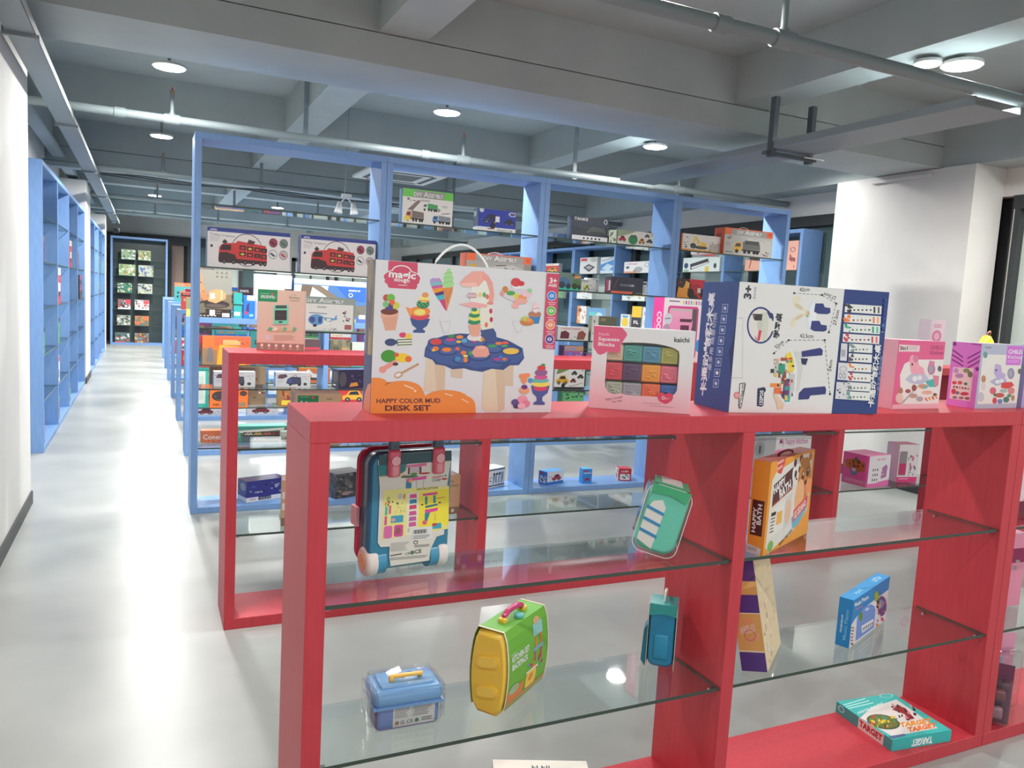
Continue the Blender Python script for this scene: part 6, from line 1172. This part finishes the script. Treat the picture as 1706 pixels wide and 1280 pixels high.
endcase('mint green toy case with three blue stripes leaning by the red divider',1.285,1.84,S1+.0285,-34,13,.122,.12,.198,(110,200,176),ex_mint)
def ex_blue(t,w_,d_,h_):
    b=MB(); b.rbox((.018,-.004,.03),(w_-.018,.004,.11),.006,2,mat((44,140,178),.3)); b.build('end_panel',t)
    b=MB(); G_=mat((52,150,150),.4)
    b.box((0,-.002,h_+.0005),(w_,d_*.85,h_+.0025),G_); b.prism([(0,h_+.002),(w_,h_+.002),(w_+.001,h_-.034),(w_*.5,h_-.028),(-.001,h_-.036)],'y',-.0045,-.003,G_); b.build('green_card',t)
    b=MB(); b.box((w_+.001,-.004,.0),(w_+.0025,d_*.85,h_),mat((222,214,204),.4)); b.box((-.0025,-.004,.0),(-.001,d_*.85,h_),mat((214,200,190),.4)); b.build('clear_card_edge',t)
    b=MB(); b.tube([(w_/2,.03,h_+.002),(w_/2+.002,.03,h_+.02),(w_/2+.002,.06,h_+.026),(w_/2+.002,.09,h_+.02),(w_/2,.09,h_+.002)],.005,mat((226,222,206),.35),10); b.build('carry_handle',t)
    b=MB(); b.prism([(-.018,.02),(-.002,.0),(-.002,.14),(-.014,.12)],'y',.0,.06,mat((30,110,130),.4)); b.build('hinge_flap',t)
endcase('teal blue toy case standing end on beside the red divider, lower glass',1.425,1.915,S0,-40,0,.082,.095,.205,(40,128,168),ex_blue)

# small blue lunch box
t=empty('craft_box',(.528,1.818,S0),R(-1.5),'small pale blue toy box with yellow handle in clear wrap on the lower glass','toy box')
b=MB(); b.rbox((.008,.006,0),(.178,.116,.074),.014,3,mat((112,134,190),.25)); b.build('lower_tub',t)
b=MB(); b.rbox((.0,.0,.064),(.186,.122,.108),.018,4,mat((120,170,220),.28)); b.rbox((.022,.02,.104),(.164,.102,.115),.005,2,mat((128,178,226),.28)); b.box((.0,.0,.062),(.186,.122,.069),mat((112,160,212),.28)); ld=b.build('lid',t)
b=MB(); YH=mat((240,190,90),.3)
b.rbox((.048,.038,.115),(.060,.05,.128),.003,2,YH); b.rbox((.128,.046,.115),(.140,.058,.128),.003,2,YH); b.rbox((.048,.040,.122),(.140,.052,.131),.003,2,YH); b.build('carry_handle',ld)
b=MB(); a=Art(b,(.06,.085,.1155),(1,0,0),(0,-1,0),.06,.03); a.bits(0,0,1,1,14,[(230,230,232),(60,70,90),(200,170,150)],3,.09); b.build('lid_sticker',ld)
b=MB(); a=Art(b,(.052,.0055,.062),(1,0,0),(0,0,-1),.112,.052); a.rect(0,0,1,1,(206,204,202)); a.lines(.04,.08,.42,.6,6,(130,126,128)); a.lines(.48,.08,.95,.6,6,(120,118,120)); a.ell(.1,.8,.05,.1,(150,120,100)); a.ring(.23,.8,.045,.09,.02,(110,110,110)); a.text((.33,.87),(.48,.87),.16,'CE',(50,50,54),.01); a.ell(.57,.8,.05,.1,(60,120,90)); a.lines(.68,.7,.95,.9,2,(80,80,84)); a.line([(.45,.06),(.45,.6)],.008,(110,110,110)); b.build('product_label',t)
bm=bmesh.new(); bmesh.ops.create_cube(bm,size=1)
for v in bm.verts: v.co=Vector((.093+v.co.x*.2,.061+v.co.y*.134,.0595+v.co.z*.117))
bmesh.ops.bevel(bm,geom=list(bm.edges),offset=.016,segments=3,affect='EDGES'); bmesh.ops.subdivide_edges(bm,edges=list(bm.edges),cuts=3,use_grid_fill=True)
g=random.Random(3)
for v in bm.verts: v.co+=Vector((g.uniform(-1,1),g.uniform(-1,1),g.uniform(-.6,1)))*.0016
for v in bm.verts: v.co.z=max(v.co.z,.0008)
b=MB(); b.frombm(bm,FILM,False); bm.free(); b.build('clear_wrap',t)
# flat carton on the bottom board
carton('pale topped carton with teal rim on the bottom board of the front red shelf',.887,1.837,SB,.281,.15,.148,-21.7,(70,160,160),topc=(224,216,208),top=lambda a:(a.rect(.02,.03,.98,.97,(226,216,206)),a.text((.4,.3),(.6,.3),.12,'~~~~',(60,70,80)),a.bits(.2,.4,.8,.9,9,[(206,110,90),(90,160,150)],3,.05)))

# ------------------------------------------------ bay 2
BM=((375,460),(890,290),(800,1110),(300,1280)); BL_=((160,435),(378,462),(300,1285),(95,1240))
def a_bath(a):
    a.poly(((0,0),(1,0),(1,1),(0,1)),(236,160,60))
    a.poly([(.1,.98),(.04,.92),(.06,.2),(.14,.12),(.75,.02),(.96,.03),(.94,.7),(.6,.9)],(226,222,214))
    a.poly([(.13,.0),(.3,-.0),(.3,.05),(.24,.16),(.16,.14)],(224,76,70)); a.text((.14,.05),(.27,.03),.03,'~~~~',WHT,.02); a.text((.15,.11),(.26,.09),.03,'~~~~',WHT,.02)
    a.poly([(.1,.26),(.52,.12),(.52,.38),(.1,.5)],(84,46,42)); a.text((.12,.36),(.36,.28),.085,'HAPPY',WHT,.04); a.text((.26,.45),(.5,.37),.12,'BATH',WHT,.04); a.line([(.1,.49),(.52,.36)],.014,(190,80,50))
    for x,y,r_,c in ((.6,.2,.11,(228,226,220)),(.54,.09,.035,(84,60,56)),(.67,.06,.035,(84,60,56))): a.ell(x,y,r_,r_*1.3,c)
    a.ell(.57,.22,.03,.045,(90,66,60)); a.ell(.65,.18,.025,.04,(90,66,60)); a.ell(.6,.28,.02,.015,(60,46,44))
    a.ell(.79,.33,.155,.27,(196,130,60)); a.ell(.7,.09,.045,.05,(196,130,60)); a.ell(.9,.07,.045,.05,(196,130,60)); a.ell(.75,.27,.035,.06,(84,54,44)); a.ell(.86,.24,.035,.06,(84,54,44)); a.ell(.755,.25,.012,.02,WHT); a.ell(.865,.22,.012,.02,WHT); a.ell(.71,.5,.11,.2,(238,180,130)); a.ell(.9,.42,.06,.1,(236,150,110)); a.ell(.86,.6,.05,.06,(206,206,204)); a.ell(.83,.36,.03,.03,(90,50,44))
    a.poly([(.56,.72),(.94,.54),(.92,.68),(.74,.84),(.62,.86)],(110,180,205)); a.poly([(.6,.64),(.92,.52),(.92,.66),(.6,.78)],(224,84,80)); a.text((.63,.75),(.9,.64),.08,'UZ-2IDANO',WHT,.03)
    a.poly([(.08,.56),(.38,.46),(.38,.78),(.08,.84)],(232,228,220)); a.rect(.22,.58,.34,.72,(236,180,90)); a.lines(.1,.62,.2,.8,5,(120,110,104)); a.poly([(.4,.45),(.54,.41),(.54,.78),(.4,.82)],(214,214,210)); a.ell(.47,.62,.06,.14,(232,190,160)); a.rect(.1,.56,.2,.6,(60,50,46)); a.poly([(.08,.88),(.3,.8),(.3,.95),(.1,1)],(224,222,206)); a.ell(.14,.93,.06,.06,(130,180,90)); a.text((.34,.99),(.62,.88),.04,'WITH THE KIDS',(60,50,46),.01)
def a_bathL(a):
    a.rect(0,0,1,1,(232,150,56)); a.rect(.12,.42,.84,.8,(80,40,38)); a.text((.42,.77),(.42,.5),.22,'HAPPY',WHT,.03); a.text((.72,.68),(.72,.46),.26,'BATH',WHT,.03); a.poly([(0,.9),(.85,.93),(.85,1),(0,1)],(214,206,204)); [a.rect(.1+.07*i,.93,.12+.07*i,.97,(50,50,50)) for i in range(8)]
o=carton('orange bath toy carton with cartoon bear and panda on the upper front glass',1.682,1.727,S1,.37,.052,.286,24.5,(236,160,60),a_bath,left=a_bathL,topc=(206,130,110))
b=MB(); b.tube([(.12,.026,.286),(.13,.026,.294),(.16,.026,.298),(.2,.026,.298),(.23,.026,.294),(.24,.026,.286)],.004,mat((120,50,60),.4),8); b.build('carry_handle',o)
# leaning purple and tan carton
def a_clay(a):
    a.rect(0,0,1,1,(216,166,96)); a.rect(0,0,1,.1,(84,60,130)); a.text((.1,.07),(.6,.07),.03,'~~~~~~~~~',(214,200,226),0); a.rect(0,.1,1,.2,(96,66,130)); a.poly([(.0,.2),(1,.2),(1,.24),(0,.3)],(236,196,120)); a.rect(0,.32,1,.48,(84,56,130)); a.rect(0,.83,1,1,(84,56,130)); a.rect(0,.48,1,.49,(232,214,180)); a.rect(0,.815,1,.83,(232,214,180))
    a.text((.2,.60),(.7,.57),.05,'THE',(232,150,110),.03); a.text((.15,.68),(.8,.64),.07,'~~~~~~',(236,200,200),.03); a.text((.3,.76),(.9,.72),.06,'~~~~',(236,160,140),.03); a.ring(.5,.68,.22,.05,.03,(206,110,90))
o=carton('slim purple and tan carton leaning against the red divider on the lower glass',1.748,1.730,S0+.0168,.25,.078,.355,0,(216,166,96),left=a_clay,front=lambda a:(a.rect(0,0,1,1,(222,200,160)),a.bits(.03,.03,.97,.75,40,[(206,176,130),(232,216,186),(190,150,120),(226,190,150)],4,.03),a.bits(.1,.78,.5,.98,14,[(170,150,140),(240,236,226),(200,190,180)],5,.05)),topc=(84,60,130))
o.rotation_euler=(R(-12),0,R(37))
PM=((215,290),(465,180),(440,400),(195,578)); PL=((135,270),(215,290),(195,578),(112,552))
def a_piano(a):
    a.poly(PM,(222,222,226)); a.poly([(215,290),(465,180),(462,245),(330,320),(240,395),(205,440)],(34,136,200)); a.text((232,330),(335,283),24,'Music Piano',WHT,.02); a.text((236,352),(292,330),10,'~~~~~~~~~~~~~~~',(226,130,140),0)
    a.poly([(250,395),(262,372),(300,335),(345,318),(372,328),(380,352),(372,440),(245,528)],(110,150,214)); a.poly([(286,440),(368,396),(366,430),(292,478)],(226,226,230))
    for k in range(6): a.poly([(296+k*12,448-k*6.5),(302+k*12,445-k*6.5),(304+k*12,462-k*7),(299+k*12,465-k*7)],(50,56,90))
    a.ell(322,345,16,8,(190,210,236),-20); a.ell(278,385,14,26,(90,150,60)); a.ell(385,278,14,30,(150,170,50)); a.ell(416,330,30,52,(110,80,130)); a.ell(412,318,18,22,(90,150,200)); a.bits(385,300,445,430,18,[(206,90,120),(230,210,210),(60,50,70),(226,150,90)],5,.12)
    a.lines(205,450,230,560,6,(150,120,110)); a.bits(205,450,235,560,8,[(80,60,60),(200,150,120)],3,.12)
def a_pianoL(a): a.poly(PL,(34,130,196)); a.text((175,525),(190,345),20,'Music Piano',(120,190,226),.01); a.text((150,478),(158,372),10,'~~~~~~~~~~~~',(226,236,246),0)
carton('blue music keyboard toy carton on the lower glass right of the leaning carton',2.178,1.80,S0,.376,.047,.17,22,(40,140,204),a_piano,left=a_pianoL,corners=PM,lcorners=PL,tcorners=((0,0),(1,0),(1,1),(0,1)),top=lambda a:(a.rect(0,0,1,1,(44,146,208)),a.text((.2,.7),(.36,.7),.3,'~~~~',(170,214,240),.02),a.text((.7,.7),(.9,.7),.4,'~~~~~',(200,226,244),.02)))
TQ=((118,890),(470,840),(800,1045),(445,1110))
def a_target(a):
    T_=(60,186,182); a.poly(TQ,T_); a.poly([(258,985),(330,925),(490,875),(640,980),(720,1035),(530,1072),(440,1085)],(228,222,218)); 
    for k in range(3): a.line([(160+k*14,912+k*10),(300+k*24,872+k*12)],5,(200,240,236))
    a.text((248,965),(408,905),14,'SHINE FUN, CHALLENGE',(226,240,240),.02); a.ell(398,1006,102,42,(70,90,60),8); a.ell(398,1004,90,36,(110,120,50),8); a.bits(320,975,480,1035,34,[(206,60,60),(226,200,60),(60,150,140),(40,60,50),(150,180,70)],4,.05)
    a.poly([(460,935),(490,910),(520,920),(480,905),(540,925),(590,985),(560,990),(530,960)],(150,50,56)); a.bits(455,900,600,990,18,[(120,36,44),(206,150,150),(70,40,44)],7,.06)
    a.text((500,1035),(690,1005),26,'TARGET',(240,150,50),.05); a.text((545,1062),(715,1030),26,'TARGET',(236,120,44),.05); a.poly([(420,1090),(520,1072),(528,1082),(440,1104)],(90,110,150)); a.ring(430,855,40,12,4,(214,240,240))
tb=carton('flat teal and white target game carton lying on the bottom red board',2.392,1.757,SB,.275,.275,.042,-6.0,(56,180,176),lambda a:(a.rect(0,0,1,1,(56,178,174)),a.text((.68,.28),(.33,.28),.6,'TARGET',(232,240,240),.05)),
    left=lambda a:(a.rect(0,0,1,1,(70,150,150)),a.rect(.42,0,.86,1,(226,206,200)),a.text((.44,.72),(.84,.72),.55,'TARGET',(180,30,60),.05),a.ring(.1,.4,.06,.3,.02,(170,200,200))),top=a_target,tcorners=TQ)

# ------------------------------------------------ right of the red post
carton('pink toy carton with round windows cut off by the right edge, lower glass',2.93,1.90,S0,.3,.1,.3,-4,(226,130,160),lambda a:(a.rect(0,0,1,1,(226,140,166)),a.rect(0,.2,1,.4,(140,30,80)),a.ell(.12,.55,.1,.14,(206,200,204)),a.ell(.14,.55,.06,.09,(110,40,66)),a.ell(.38,.68,.1,.12,(222,206,210)),a.bits(.05,.35,.9,.6,9,[(90,60,80),(170,140,150)],3,.06)),left=lambda a:a.rect(0,0,1,1,(190,70,110)),topc=(232,160,186))
carton('white and pink toy carton on the upper glass at the right edge',3.02,1.86,S1,.25,.1,.27,0,(226,206,212),lambda a:(a.rect(0,0,1,1,(226,206,212)),a.bits(.0,.1,.5,.9,16,[(60,50,56),(206,60,110),(226,160,186)],3,.07),a.rect(0,.82,1,1,(110,24,60))))
def blister(label,x,y,z,w,h,d,rot,card,items):
    t=empty('toy_blister_pack',(x,y,z),R(rot),label,'toy pack')
    b=MB(); b.box((0,d,0),(w,d+.002,h),mat(card,.4)); b.build('backing_card',t)
    b=MB(); b.rbox((.008,0,.004),(w-.008,d,h*.82),.02,3,FILM); b.build('clear_blister',t)
    for (x0,z0,r_,c,nm_) in items:
        b=MB(); b.rbox((x0-r_,d*.3,z0-r_),(x0+r_,d*.9,z0+r_),r_*.45,3,mat(c,.3)); b.build(nm_,t)
blister('dark purple clear fronted toy pack on the bottom board right of the red post',2.875,1.78,SB,.12,.235,.055,-48,(110,56,84),((.03,.15,.012,(196,206,60),'toy_piece'),(.03,.115,.012,(226,150,60),'toy_piece'),(.03,.08,.012,(232,160,160),'toy_piece'),(.075,.12,.02,(120,60,70),'toy_piece'),(.07,.05,.022,(150,110,120),'toy_piece')))
blister('pink clear fronted doll pack at the right edge on the bottom board',3.02,1.82,SB,.16,.29,.06,-10,(226,150,180),((.04,.2,.022,(110,150,176),'toy_piece'),(.05,.13,.02,(226,120,160),'toy_piece'),(.1,.09,.025,(232,190,196),'toy_piece'),(.045,.06,.02,(200,80,130),'toy_piece')))
